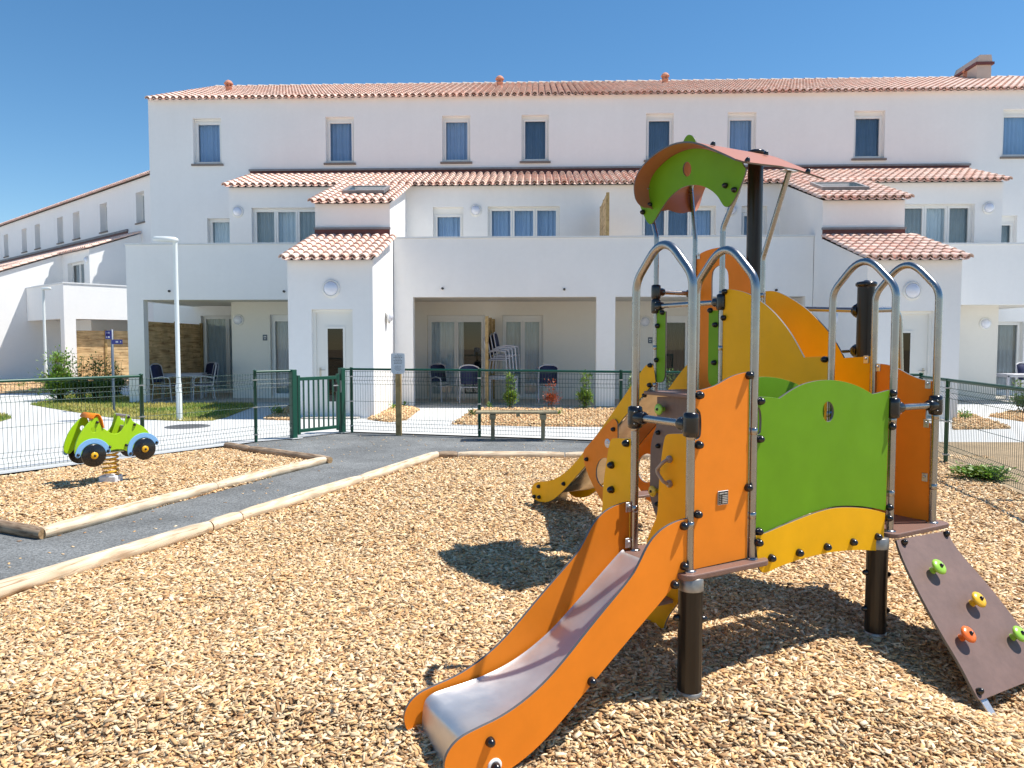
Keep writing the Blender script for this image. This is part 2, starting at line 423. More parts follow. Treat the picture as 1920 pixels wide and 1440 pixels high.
# dark gravel path and forecourt
LN = [on_z(*p).xy for p in ((0, 1118), (391, 996), (819, 857))]       # right-hand log line (chips side)
LK = [on_z(*p).xy for p in ((78, 1007), (402, 918), (612, 866))]      # left-hand log line
LB = on_z(424, 838).xy                                                # back-left log start
LR = on_z(1058, 858).xy
d0 = (LN[0] - LN[1]).normalized(); LN0 = LN[0] + d0 * 3.2
dR = (LR - LN[2]).normalized(); LRE = LN[2] + dR * 8.6
dk = (on_z(0, 993).xy - LK[0]).normalized(); LKE = LK[0] + dk * 3.0
sheet('path', [tuple(p) for p in (LN0, LN[1], LN[2], LRE, FD, FC, GATE_R, GATE_L, FA, LB, LK[2], LK[0], LKE, LKE + Vector((-3, -3)), LN0 + Vector((-4, -2)))], -.012, M['gravel'])

CHIP_MAIN = [LN0, LN[1], LN[2], LRE, FD + Vector((-.02, -.05)), FR_END + Vector((.05, 0)), Vector((3, 1.2)), Vector((-3, 1.2))]
CHIP_LEFT = [LK[0], LK[2], LB, FA + Vector((.0, -.22)) + fl * .3, FL_END + Vector((.1, -.1)), LKE]

def soil_sheet(name, poly, step, z0=-.02):
    poly = [Vector(p) for p in poly]; n = len(poly)
    xs = [p.x for p in poly]; ys = [p.y for p in poly]
    pts = list(poly)
    for i in np.arange(min(xs), max(xs), step):
        for j in np.arange(min(ys), max(ys), step):
            pts.append(Vector((i + random.uniform(-.3, .3) * step, j + random.uniform(-.3, .3) * step)))
    r = delaunay_2d_cdt(pts, [], [list(range(n))], 1, 1e-4)
    me = bpy.data.meshes.new(name)
    me.from_pydata([(v.x, v.y, gz(v.x, v.y) + z0) for v in r[0]], [], [f for f in r[2]])
    me.materials.append(M['soil']); me.update()
    if me.polygons[0].normal.z < 0: me.flip_normals()
    o = bpy.data.objects.new(name, me); COL.objects.link(o); return tag(o, kind='structure')

soil_sheet('ground_chips', CHIP_MAIN, .14); soil_sheet('ground_chips', CHIP_LEFT, .2)

def inside(poly, X, Y):
    c = np.zeros(len(X), bool); n = len(poly)
    for i in range(n):
        x0, y0 = poly[i][0], poly[i][1]; x1, y1 = poly[(i + 1) % n][0], poly[(i + 1) % n][1]
        if y0 == y1: continue
        k = ((y0 > Y) != (y1 > Y)) & (X < (x1 - x0) * (Y - y0) / (y1 - y0) + x0); c ^= k
    return c

def flakes(name, X, Y, Z, length, width, thick, m, pal, tilt=.27):
    """wood chips: small irregular slabs, one mesh (stuff)"""
    n = len(X); k = rng.random
    L_ = length * (.35 + .55 * k(n) + .5 * k(n) ** 3); W_ = width * (.4 + .6 * k(n) + .5 * k(n) ** 3); T_ = thick * (.5 + k(n))
    az = k(n) * 2 * np.pi; tx = rng.normal(0, tilt, n); ty = rng.normal(0, tilt * .8, n)
    ca, sa = np.cos(az), np.sin(az)
    ex = np.stack([ca * np.cos(tx), sa * np.cos(tx), np.sin(tx)], 1)
    ey0 = np.stack([-sa, ca, np.zeros(n)], 1); ez0 = np.cross(ex, ey0)
    ey = ey0 * np.cos(ty)[:, None] + ez0 * np.sin(ty)[:, None]; ez = np.cross(ex, ey)
    C = np.stack([X, Y, Z], 1)
    sk = [(k(n) - .5) * .9 for _ in range(4)]; tp = .35 + .75 * k(n)
    V = np.empty((n, 8, 3))
    cr = [(-.5, -.5), (.5, -.5), (.5, .5), (-.5, .5)]
    for i, (a, b_) in enumerate(cr):
        aa = a + sk[i] * .35; bb = b_ * (tp if a > 0 else 1)
        base = C + ex * (L_ * aa)[:, None] + ey * (W_ * bb)[:, None]
        V[:, i] = base - ez * (T_ * .5)[:, None]; V[:, i + 4] = base + ez * (T_ * .5)[:, None]
    q = np.array([[4, 5, 6, 7], [0, 1, 5, 4], [1, 2, 6, 5], [2, 3, 7, 6], [3, 0, 4, 7]])
    F = (np.arange(n)[:, None, None] * 8 + q[None]).reshape(-1)
    me = bpy.data.meshes.new(name)
    me.vertices.add(n * 8); me.vertices.foreach_set('co', V.reshape(-1))
    nf = n * 5; me.loops.add(nf * 4); me.loops.foreach_set('vertex_index', F.astype(np.int32))
    me.polygons.add(nf); me.polygons.foreach_set('loop_start', np.arange(0, nf * 4, 4, dtype=np.int32))
    me.polygons.foreach_set('loop_total', np.full(nf, 4, np.int32))
    me.update(calc_edges=True)
    pal = np.array(pal); c = pal[rng.integers(0, len(pal), n)] * (.74 + .50 * k(n))[:, None]
    at = me.attributes.new('tint', 'FLOAT_COLOR', 'FACE')
    cc = np.concatenate([np.repeat(c, 5, 0), np.ones((nf, 1))], 1); at.data.foreach_set('color', cc.reshape(-1))
    me.materials.append(m)
    o = bpy.data.objects.new(name, me); COL.objects.link(o); return tag(o, kind='stuff')

PAL = [(1, 1, 1), (1.15, 1.18, 1.2), (1.1, 1.03, .9), (1.0, .86, .66), (.92, .76, .58), (1.28, 1.42, 1.6), (.55, .42, .32), (1.15, 1.12, 1.0), (1.0, .82, .62), (.88, .88, .88), (1.2, 1.28, 1.36), (.60, .52, .46)]

def scatter(poly, n, x0, x1, y0, y1, seg=None):
    X = rng.uniform(x0, x1, n); Y = rng.uniform(y0, y1, n)
    ok = inside(poly, X, Y); return X[ok], Y[ok]

def chips_band(name, poly, y0, y1, dens, ln, wd, th, lift, left=None):
    xl = -.74 * y1 - 1.9 if left is None else left; xr = .74 * y1 + 1.9
    n = int(dens * (xr - xl) * (y1 - y0))
    X, Y = scatter(poly, n, xl, xr, y0, y1)
    ok = np.abs(X) < .74 * Y + 1.9; X, Y = X[ok], Y[ok]
    Z = np.array([gz(a, c) for a, c in zip(X, Y)]) + rng.uniform(-.012, lift, len(X))
    return flakes(name, X, Y, Z, ln, wd, th, M['chip'], PAL)

chips_band('wood_chips', CHIP_MAIN, 2.55, 4.6, 4000, .052, .0175, .0035, .010)
chips_band('wood_chips', CHIP_MAIN, 4.6, 7.2, 2900, .053, .0195, .004, .009)
chips_band('wood_chips', CHIP_MAIN, 7.2, 12.0, 1700, .056, .024, .005, .007)
chips_band('wood_chips', CHIP_LEFT, 5.5, 12.6, 2000, .054, .023, .005, .008, left=-10)
chips_band('wood_chips', CHIP_MAIN, 2.55, 6.0, 6800, .028, .0115, .003, .002)
# loose chips on the path
X, Y = scatter([tuple(p) for p in (LN0, LN[1], LN[2], LRE, FD, FC, GATE_R, FA, LB, LK[2], LK[0], LKE)], 7000, -7, 6, 3.5, 13.8)
kk = rng.random(len(X)) < .20; X, Y = X[kk], Y[kk]
flakes('wood_chips', X, Y, np.full(len(X), -.008), .030, .016, .004, M['chip'], PAL, .12)

# planted beds, lawn and bare earth outside the fence
def bed(poly, dens, z=.004, hump=.05):
    c = sheet('planting_bed', poly, z, M['soil'])
    P = np.array(poly); x0, y0 = P.min(0); x1, y1 = P.max(0)
    X, Y = scatter(poly, int(dens * (x1 - x0) * (y1 - y0)), x0, x1, y0, y1)
    flakes('pale_mulch', X, Y, rng.uniform(.0, hump, len(X)), .065, .032, .016, M['pebble'], [(1, 1, 1), (1.2, 1.15, 1.1), (.9, .8, .7), (1.05, .95, .8), (.8, .62, .5)], .3)
bed(G((496, 787), (520, 775), (543, 762), (560, 762), (560, 789)), 700)
bed(G((688, 787), (712, 773), (738, 764), (770, 764), (786, 769), (762, 788), (730, 792)), 700)
bed(G((846, 796), (868, 783), (884, 771), (905, 767), (1192, 768), (1200, 801), (1000, 800)), 420)
bed(G((-120, 713), (248, 713), (240, 723), (150, 729), (96, 737), (-60, 739)), 60)
bed(G((1788, 777), (1822, 779), (1862, 791), (1896, 804), (1786, 806)), 600)
bed(G((1852, 781), (1890, 773), (2010, 771), (2010, 800), (1925, 792)), 400)
sheet('bare_earth', [tuple(FD + Vector((.02, .02))), tuple(FR_END + Vector((.02, 0))), (30, FR_END.y), (30, 12.15), (12, 12.3), (7.2, 12.42), (5.2, 12.3), (4.4, 11.85)], .006, M['earth'])

LAWN = G((56, 759), (88, 752), (118, 745), (140, 738), (205, 733), (240, 745), (268, 757), (430, 756), (474, 757), (477, 763), (452, 772), (424, 783), (398, 789), (345, 790), (270, 787), (205, 783), (140, 773), (96, 766))
LAWN2 = G((-60, 776), (8, 777), (23, 784), (0, 791), (-60, 795))
for P_ in (LAWN, LAWN2):
    sheet('lawn', P_, .004, M['turf'])
    P = np.array(P_); x0, y0 = P.min(0); x1, y1 = P.max(0)
    X, Y = scatter(P_, int(520 * (x1 - x0) * (y1 - y0)), x0, x1, y0, y1); n = len(X)
    dry = np.array([mnoise.noise(Vector((a * .9, c * .9, 2))) for a, c in zip(X, Y)])
    h = rng.uniform(.03, .085, n); az = rng.uniform(0, 6.283, n); wd = rng.uniform(.008, .016, n)
    V = np.empty((n, 3, 3)); dx, dy = np.cos(az), np.sin(az)
    V[:, 0] = np.stack([X - dx * wd, Y - dy * wd, np.full(n, .004)], 1); V[:, 1] = np.stack([X + dx * wd, Y + dy * wd, np.full(n, .004)], 1)
    V[:, 2] = np.stack([X - dy * h * .6, Y + dx * h * .6, h], 1)
    me = bpy.data.meshes.new('grass'); me.from_pydata(V.reshape(-1, 3).tolist(), [], np.arange(n * 3).reshape(-1, 3).tolist())
    at = me.attributes.new('tint', 'FLOAT_COLOR', 'FACE')
    f = np.clip(dry * 1.8 + .5 + rng.normal(0, .2, n), 0, 1)[:, None]
    c = (1 - f) * np.array([.85, .95, .8]) + f * np.array([2.3, 1.45, 2.4]); c = np.concatenate([c * rng.uniform(.7, 1.2, (n, 1)), np.ones((n, 1))], 1)
    at.data.foreach_set('color', c.reshape(-1)); me.materials.append(M['grass'])
    o = bpy.data.objects.new('grass', me); COL.objects.link(o); tag(o, kind='stuff')

# ================================================================== buildings
class Pl:
    def __init__(s, o, b1):
        s.o = Vector((o[0], o[1], 0)); s.b1 = Vector((b1[0], b1[1], 0)).normalized(); s.n = Vector((s.b1.y, -s.b1.x, 0))
        if s.n.y > 0: s.n = -s.n
    def px(s, x, y):
        p = on_plane(x, y, s.o, s.n) - s.o; return p.dot(s.b1), p.z
    def R(s, x0, y0, x1, y1):
        a, b_, c, d = s.px(x0, y0), s.px(x1, y0), s.px(x0, y1), s.px(x1, y1)
        return [(a[0] + c[0]) / 2, (b_[0] + d[0]) / 2, (c[1] + d[1]) / 2, (a[1] + b_[1]) / 2]
    def P(s, a, z, d=0): return s.o + s.b1 * a + s.n * d + Vector((0, 0, z))
    def off(s, d): return Pl(s.o + s.n * d, s.b1)

def wall(mb, pl, s0, s1, z0, z1, holes=(), rev=.16, both=0, mat=0):
    S = sorted({s0, s1, *[h[0] for h in holes], *[h[1] for h in holes]}); S = [x for x in S if s0 <= x <= s1]
    Z = sorted({z0, z1, *[h[2] for h in holes], *[h[3] for h in holes]}); Z = [x for x in Z if z0 <= x <= z1]
    for i in range(len(S) - 1):
        for j in range(len(Z) - 1):
            cs, cz = (S[i] + S[i + 1]) / 2, (Z[j] + Z[j + 1]) / 2
            if any(h[0] < cs < h[1] and h[2] < cz < h[3] for h in holes): continue
            mb.quad(pl.P(S[i], Z[j]), pl.P(S[i + 1], Z[j]), pl.P(S[i + 1], Z[j + 1]), pl.P(S[i], Z[j + 1]), mat)
            if both: mb.quad(pl.P(S[i], Z[j], -both), pl.P(S[i + 1], Z[j], -both), pl.P(S[i + 1], Z[j + 1], -both), pl.P(S[i], Z[j + 1], -both), mat)
    for h in holes:
        a, b_, c, d = max(h[0], s0), min(h[1], s1), max(h[2], z0), min(h[3], z1); e = -(both or rev)
        if h[0] >= s0: mb.quad(pl.P(a, c), pl.P(a, d), pl.P(a, d, e), pl.P(a, c, e), mat)
        if h[1] <= s1: mb.quad(pl.P(b_, c), pl.P(b_, d), pl.P(b_, d, e), pl.P(b_, c, e), mat)
        mb.quad(pl.P(a, d), pl.P(b_, d), pl.P(b_, d, e), pl.P(a, d, e), mat)
        if c > z0 + .01: mb.quad(pl.P(a, c), pl.P(b_, c), pl.P(b_, c, e), pl.P(a, c, e), mat)

def pbox(mb, pl, s0, s1, z0, z1, d0, d1, mat=0):
    mb.box(pl.P((s0 + s1) / 2, (z0 + z1) / 2, (d0 + d1) / 2), (abs(s1 - s0), abs(d1 - d0), abs(z1 - z0)), (pl.b1, pl.n, Vector((0, 0, 1))), mat)

def tiles(name, o, along, up, width, length, parent, pitch=.215, course=.34, r=.083, skip=None):
    """curved clay tiles: raised covers over sunken channels, in courses that overlap"""
    o, along, up = Vector(o), Vector(along).normalized(), Vector(up).normalized()
    nrm = along.cross(up).normalized()
    if nrm.z < 0: nrm = -nrm
    nc = max(2, round(width / pitch)); pitch = width / nc; nk = max(1, round(length / course)); course = length / nk
    V = []; Fc = []; T = []; K = 6
    def put(pts, faces, tint):
        b_ = len(V); V.extend(pts); Fc.extend([[b_ + i for i in f] for f in faces]); T.extend([tint] * len(faces))
    for k in range(nk):
        for c in range(nc + 1):
            q = random.random(); t = .90 + .2 * random.random()
            tint = (t * 1.02, t * (1.0 if q > .25 else .88), t * (1.0 if q > .25 else .84), 1)
            jit = random.uniform(-.006, .006); y0 = k * course - .05 + jit; y1 = (k + 1) * course
            if skip and skip(c * pitch, (k + .5) * course): continue
            x = c * pitch
            def ring(y, rad, lift):
                return [o + along * (x + rad * math.cos(math.pi * i / K)) + up * y + nrm * (lift + rad * math.sin(math.pi * i / K)) for i in range(K + 1)]
            a = ring(y0, r, .042); b_ = ring(y1, r * .84, .012); ai = ring(y0, r - .018, .036)
            fs = [(i, i + 1, K + 2 + i, K + 1 + i) for i in range(K)]
            put(a + b_, fs, tint)
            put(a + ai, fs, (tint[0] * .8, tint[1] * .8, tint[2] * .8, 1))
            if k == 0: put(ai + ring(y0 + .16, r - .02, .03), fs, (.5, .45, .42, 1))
            if c < nc:
                xm = (c + .5) * pitch; rc = pitch * .5
                def chan(y, lift): return [o + along * (xm + rc * math.cos(math.pi + math.pi * i / 4)) + up * y + nrm * (lift + .55 * rc * math.sin(math.pi + math.pi * i / 4)) for i in range(5)]
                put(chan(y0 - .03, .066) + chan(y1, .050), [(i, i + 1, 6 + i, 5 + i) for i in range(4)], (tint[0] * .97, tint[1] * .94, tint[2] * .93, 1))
                if k == 0:
                    put(chan(y0 - .03, .066) + chan(y0 - .03, .050), [(i, i + 1, 6 + i, 5 + i) for i in range(4)], tint)
    o0 = ORG[parent.name]
    me = bpy.data.meshes.new(name); me.from_pydata([v - o0 for v in V], [], Fc)
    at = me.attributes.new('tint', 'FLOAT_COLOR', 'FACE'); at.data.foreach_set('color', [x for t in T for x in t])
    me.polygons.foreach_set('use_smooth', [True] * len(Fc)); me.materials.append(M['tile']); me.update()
    return link(name, me, parent, o0)

def curtain_mesh(mb, pl, s0, s1, z0, z1, d, amp=.03, per=.13, mat=0):
    n = max(6, int((s1 - s0) / .022)); vs = []; ph = random.random() * 6
    for i in range(n + 1):
        s_ = s0 + (s1 - s0) * i / n
        w_ = amp * (math.sin(s_ / per * 6.28 + ph) + .5 * math.sin(s_ / per * 2.9 + 2 * ph))
        vs += [pl.P(s_, z0, d + w_), pl.P(s_, z1, d + w_ * .7)]
    mb.add(vs, [(2 * i, 2 * i + 2, 2 * i + 3, 2 * i + 1) for i in range(n)], mat, True)

def window(parent, pl, h, sashes=1, box=0., sill=True, depth=.16, cur='curtain', name='window', gap=None, low=.0):
    """frame (part) with pane, curtain and sill (sub-parts) set in the hole h = s0, s1, z0, z1"""
    s0, s1, z0, z1 = h; f = MB(); fw = .05; d0, d1 = -depth - .06, -depth + .006
    zt = z1 - box
    if box: pbox(f, pl, s0 + .002, s1 - .002, zt, z1 - .002, d0, d1 + .02)
    pbox(f, pl, s0 + .002, s0 + fw, z0 + .002, zt, d0, d1); pbox(f, pl, s1 - fw, s1 - .002, z0 + .002, zt, d0, d1)
    pbox(f, pl, s0 + fw, s1 - fw, zt - fw, zt - .002, d0, d1); pbox(f, pl, s0 + fw, s1 - fw, z0 + .002, z0 + fw, d0, d1)
    a0, a1 = s0 + fw, s1 - fw; w_ = (a1 - a0) / sashes; sf = .055
    for k in range(sashes):
        u0, u1 = a0 + k * w_ + .004, a0 + (k + 1) * w_ - .004; e0, e1_ = d0 + .012, d1 + .014
        pbox(f, pl, u0, u0 + sf, z0 + fw, zt - fw, e0, e1_); pbox(f, pl, u1 - sf, u1, z0 + fw, zt - fw, e0, e1_)
        pbox(f, pl, u0 + sf, u1 - sf, zt - fw - sf, zt - fw, e0, e1_); pbox(f, pl, u0 + sf, u1 - sf, z0 + fw, z0 + fw + sf + low, e0, e1_)
    fo = f.build(name, M['pvc'], parent)
    g = MB()
    for k in range(sashes):
        u0, u1 = a0 + k * w_ + sf, a0 + (k + 1) * w_ - sf
        g.quad(pl.P(u0, z0 + fw + sf, d0 + .03), pl.P(u1, z0 + fw + sf, d0 + .03), pl.P(u1, zt - fw - sf, d0 + .03), pl.P(u0, zt - fw - sf, d0 + .03))
        g.build('pane', M['glass'], fo); g = MB()
    c = MB(); curtain_mesh(c, pl, s0 + .0 if gap is None else gap[0], s1 if gap is None else gap[1], z0 + .02, zt, d0 - .09); c.build('curtain', M[cur], fo)
    k = MB(); pbox(k, pl, s0 - .5, s1 + .5, z0 - .2, z1 + .2, d0 - .9, d0 - .95); k.build('dark_backing', M['dark'], fo)  # near-black sheet paints the darkness of the room
    if sill:
        q = MB(); q.bbox(pl.P((s0 + s1) / 2, z0 - .03, -depth / 2 + .03), (s1 - s0 + .12, depth + .06, .06), (pl.b1, pl.n, Vector((0, 0, 1))), .006); q.build('sill', M['sill'], fo)
    return fo

TA = .035; B1 = Vector((1, -TA, 0)).normalized()
Pmain = Pl((0, 24.17), B1); Pbump = Pl((0, 21.85), B1); Pstair = Pl((0, 18.86), B1); Pporch = Pl((0, 16.44), B1)
PtM = Pl((0, 19.33), B1); PtL = Pl((0, 20.30), B1); PtR = Pl((0, 21.0), B1)
AP = thing('apartment_building', (0, 22, 0), 'long white three storey apartment block with clay tile roofs and terraces behind the playground', 'building')
b2 = -Pmain.n
ZE, ZB, ZT, ZP, ZO = 9.5, 6.21, 7.02, 4.35, 2.85
sL = Pmain.px(281, 330)[0]; sR = 19.0; DEP = 10.6

# --- upper wall with third floor windows
W3 = [Pmain.R(*r) for r in ((362, 222, 415, 308), (610.5, 219, 663.5, 306), (829, 217, 882, 304), (978, 216, 1029, 303), (1211, 212, 1263, 300), (1364, 210, 1418, 298), (1601, 206.5, 1659, 297.5), (1880, 203, 1944, 293))]
sill_z = sum(w_[2] for w_ in W3) / 8; top_z = sum(w_[3] for w_ in W3) / 8
for w_ in W3: w_[2], w_[3] = w_[2] * .4 + sill_z * .6, w_[3] * .4 + top_z * .6
sw_l = Pmain.R(389, 409, 445, 500); sw_r = Pmain.R(1868, 404, 1906, 500); sw_l[2] = sw_r[2] = 3.3
door_l = Pmain.R(378, 592, 470, 737); door_l[2] = .06
door_r = Pmain.R(1868, 603, 1918, 737); door_r[2] = .06
mb = MB(); wall(mb, Pmain, sL, sR, 0, ZE, W3 + [sw_l, sw_r, door_l, door_r])
RZ = ZE + .40 * DEP / 2
for s_ in (sL, sR):
    mb.add([Pmain.P(s_, 0), Pmain.P(s_, ZE), Pmain.P(s_, RZ, -DEP / 2), Pmain.P(s_, ZE, -DEP), Pmain.P(s_, 0, -DEP)], [(0, 1, 2, 3, 4)])
mb.quad(Pmain.P(sL, 0, -DEP), Pmain.P(sR, 0, -DEP), Pmain.P(sR, ZE, -DEP), Pmain.P(sL, ZE, -DEP))
mb.build('upper_wall', M['plaster'], AP)
for i, w_ in enumerate(W3): window(AP, Pmain, w_, 1, box=.10 if i > 3 else .06, cur='curtain_c' if i in (1, 3, 4, 6) else 'curtain')
window(AP, Pmain, sw_l, 1, sill=False, cur='curtain_w'); window(AP, Pmain, sw_r, 1, box=.18, sill=False, cur='curtain_w')
window(AP, Pmain, door_l, 2, sill=False, name='terrace_door', cur='curtain_w'); window(AP, Pmain, door_r, 1, sill=False, name='terrace_door', cur='curtain_w')

# --- main roof
upv = (b2 * (DEP / 2) + Vector((0, 0, RZ - ZE))); upd = upv.normalized()
rb = MB(); e0 = Pmain.P(sL, ZE - .012, -.03); e1_ = Pmain.P(sR, ZE - .012, -.03)
rt0, rt1 = Pmain.P(sL, RZ, -DEP / 2), Pmain.P(sR, RZ, -DEP / 2); bk0, bk1 = Pmain.P(sL, ZE, -DEP - .1), Pmain.P(sR, ZE, -DEP - .1)
rb.quad(e0, e1_, rt1, rt0); rb.quad(rt0, rt1, bk1, bk0)
roof = rb.build('roof', M['tile'], AP)
tiles('roof_tiles', Pmain.P(sL + .06, ZE - .02, .10), Pmain.b1, upd, sR - sL - .12, upv.length + .10, AP)
rg = MB(); n = int((sR - sL) / .42)
for i in range(n):
    a = sL + (sR - sL) * i / n
    rg.tube([Pmain.P(a - .02, RZ + .035, -DEP / 2), Pmain.P(a + (sR - sL) / n, RZ + .02, -DEP / 2)], .1, 10, rr=[.115, .095])
rg.build('ridge', M['chimney'], AP)
def vent(px_, py_top, py_bot, k):
    # small round terracotta vent standing on the tiles
    p = on_plane(px_, py_bot, Pmain.P(0, ZE, .0), Vector(upd).cross(Pmain.b1)); b_ = MB(); h = .46
    b_.lathe([(.125, -.1), (.125, .02), (.105, .05), (.10, .2), (.125, .21), (.125, .23), (.075, .231), (.075, .33), (.16, .335), (.155, .36), (.11, .43), (.05, .47), (.01, .48)], p, seg=14)
    for j in range(6):
        a = j * math.pi / 3; b_.box(p + Vector((.10 * math.cos(a), .10 * math.sin(a), .28)), (.035, .035, .1), None)
    return b_.build('roof_vent', M['tile_plain'], roof)
M['tile_plain'] = mat('terracotta vent', (.55, .25, .16), .8, var=.1, vscale=12)
for v_ in ((429, 157, 176), (937, 150, 167), (1247, 143, 161), (1812, 133, 152)): vent(*v_, 0)
cx = on_plane(1836, 150, Pmain.P(0, RZ, -DEP / 2 + .9), Pmain.n); b_ = MB(); az = (Pmain.b1, -Pmain.n, Vector((0, 0, 1)))
cp = Pmain.off(-DEP / 2 + 1.4); s0 = cp.px(1831, 150)[0]; s1 = cp.px(1858, 150)[0]; zt = cp.px(1845, 121.5)[1]; z_top = cp.px(1845, 103)[1]
pbox(b_, cp, s0, s1, RZ - 1.2, zt, -.0, -1.5)
b_.build('chimney', M['chimney'], roof)
b_ = MB(); pbox(b_, cp, s0 - .07, s1 + .07, zt + .002, zt + .09, .07, -1.57); b_.build('chimney_band', M['flash'], roof)
b_ = MB(); zz = zt + .092
b_.prism([(s0 - .02, zz), (s1 + .02, zz), (s1 - .03, z_top), (s0 + .08, z_top)], cp.o + cp.n * .03, cp.b1, (0, 0, 1), cp.n * -1.55); b_.build('chimney_cap', M['chimney'], roof)

# --- second storey block behind the terraces
sb0 = Pbump.px(430, 400)[0]; sb1 = Pbump.px(1879, 400)[0]; DB = 24.17 - 21.85
wL = Pbump.R(472, 389, 640, 470); wM1 = Pbump.R(812, 388, 869, 470); wM2 = Pbump.R(914.6, 386.5, 1049.6, 470)
wM3 = Pbump.R(1203, 386, 1342, 470); wM4 = Pbump.R(1390, 386, 1438, 470); wR = Pbump.R(1690, 382, 1827, 470)
for w_ in (wL, wM1, wM2, wM3, wM4, wR): w_[2] = 3.25
gL = Pbump.R(507, 590, 575, 744); gM1 = Pbump.R(801, 591, 909, 748); gM2 = Pbump.R(942, 591, 1018, 748); gM3 = Pbump.R(1244, 592, 1293, 748)
for w_ in (gL, gM1, gM2, gM3): w_[2] = .06
mb = MB(); wall(mb, Pbump, sb0, sb1, 0, ZO + .03, [gL, gM1, gM2, gM3], rev=.14); mb.build('terrace_back_wall', M['cream'], AP)
mb = MB(); wall(mb, Pbump, sb0, sb1, ZO + .03, ZB, [wL, wM1, wM2, wM3, wM4, wR], rev=.14)
for s_ in (sb0, sb1): mb.add([Pbump.P(s_, 0), Pbump.P(s_, ZB), Pbump.P(s_, ZT, -DB), Pbump.P(s_, 0, -DB)], [(0, 1, 2, 3)])
mb.build('balcony_back_wall', M['plaster'], AP)
for w_, n_ in ((wL, 4), (wM1, 1), (wM2, 3), (wM3, 3), (wM4, 1), (wR, 3)):
    window(AP, Pbump, w_, n_, box=.0 if n_ > 1 else .16, sill=False, depth=.14, cur='curtain_w' if w_ in (wL, wR) else 'curtain', name='balcony_window')
for w_, n_, cu_ in ((gL, 1, 'curtain_w'), (gM1, 2, 'curtain_w'), (gM2, 2, 'curtain_w'), (gM3, 1, 'dark')):  # last door: its curtain is a near-black sheet painting the room's darkness
    window(AP, Pbump, w_, n_, box=.09, sill=False, depth=.14, cur=cu_, name='terrace_door', gap=(w_[0], w_[0] + .62 * (w_[1] - w_[0])) if w_ is gM1 else None)
upl = (b2 * DB + Vector((0, 0, ZT - ZB))); UPL = upl.normalized()
tiles('lean_to_tiles', Pbump.P(sb0 - .06, ZB, .14), Pbump.b1, UPL, sb1 - sb0 + .12, upl.length + .0, AP)
mb = MB(); mb.quad(Pbump.P(sb0, ZB - .012, .05), Pbump.P(sb1, ZB - .012, .05), Pbump.P(sb1, ZT - .012, -DB), Pbump.P(sb0, ZT - .012, -DB)); lean = mb.build('lean_to_roof', M['tile'], AP)
fz0 = Pmain.px(900, 326)[1]; fz1 = Pmain.px(900, 318.5)[1]
mb = MB(); pbox(mb, Pmain, Pmain.px(470, 322)[0], Pmain.px(1816, 312)[0], ZT - .05, fz1, .004, .05); mb.build('flashing', M['flash'], AP)
mb = MB(); pbox(mb, Pmain, Pmain.px(468, 322)[0], Pmain.px(1818, 312)[0], fz1 + .002, fz1 + .06, .004, .085); mb.build('flashing_cap', M['lead'], AP)

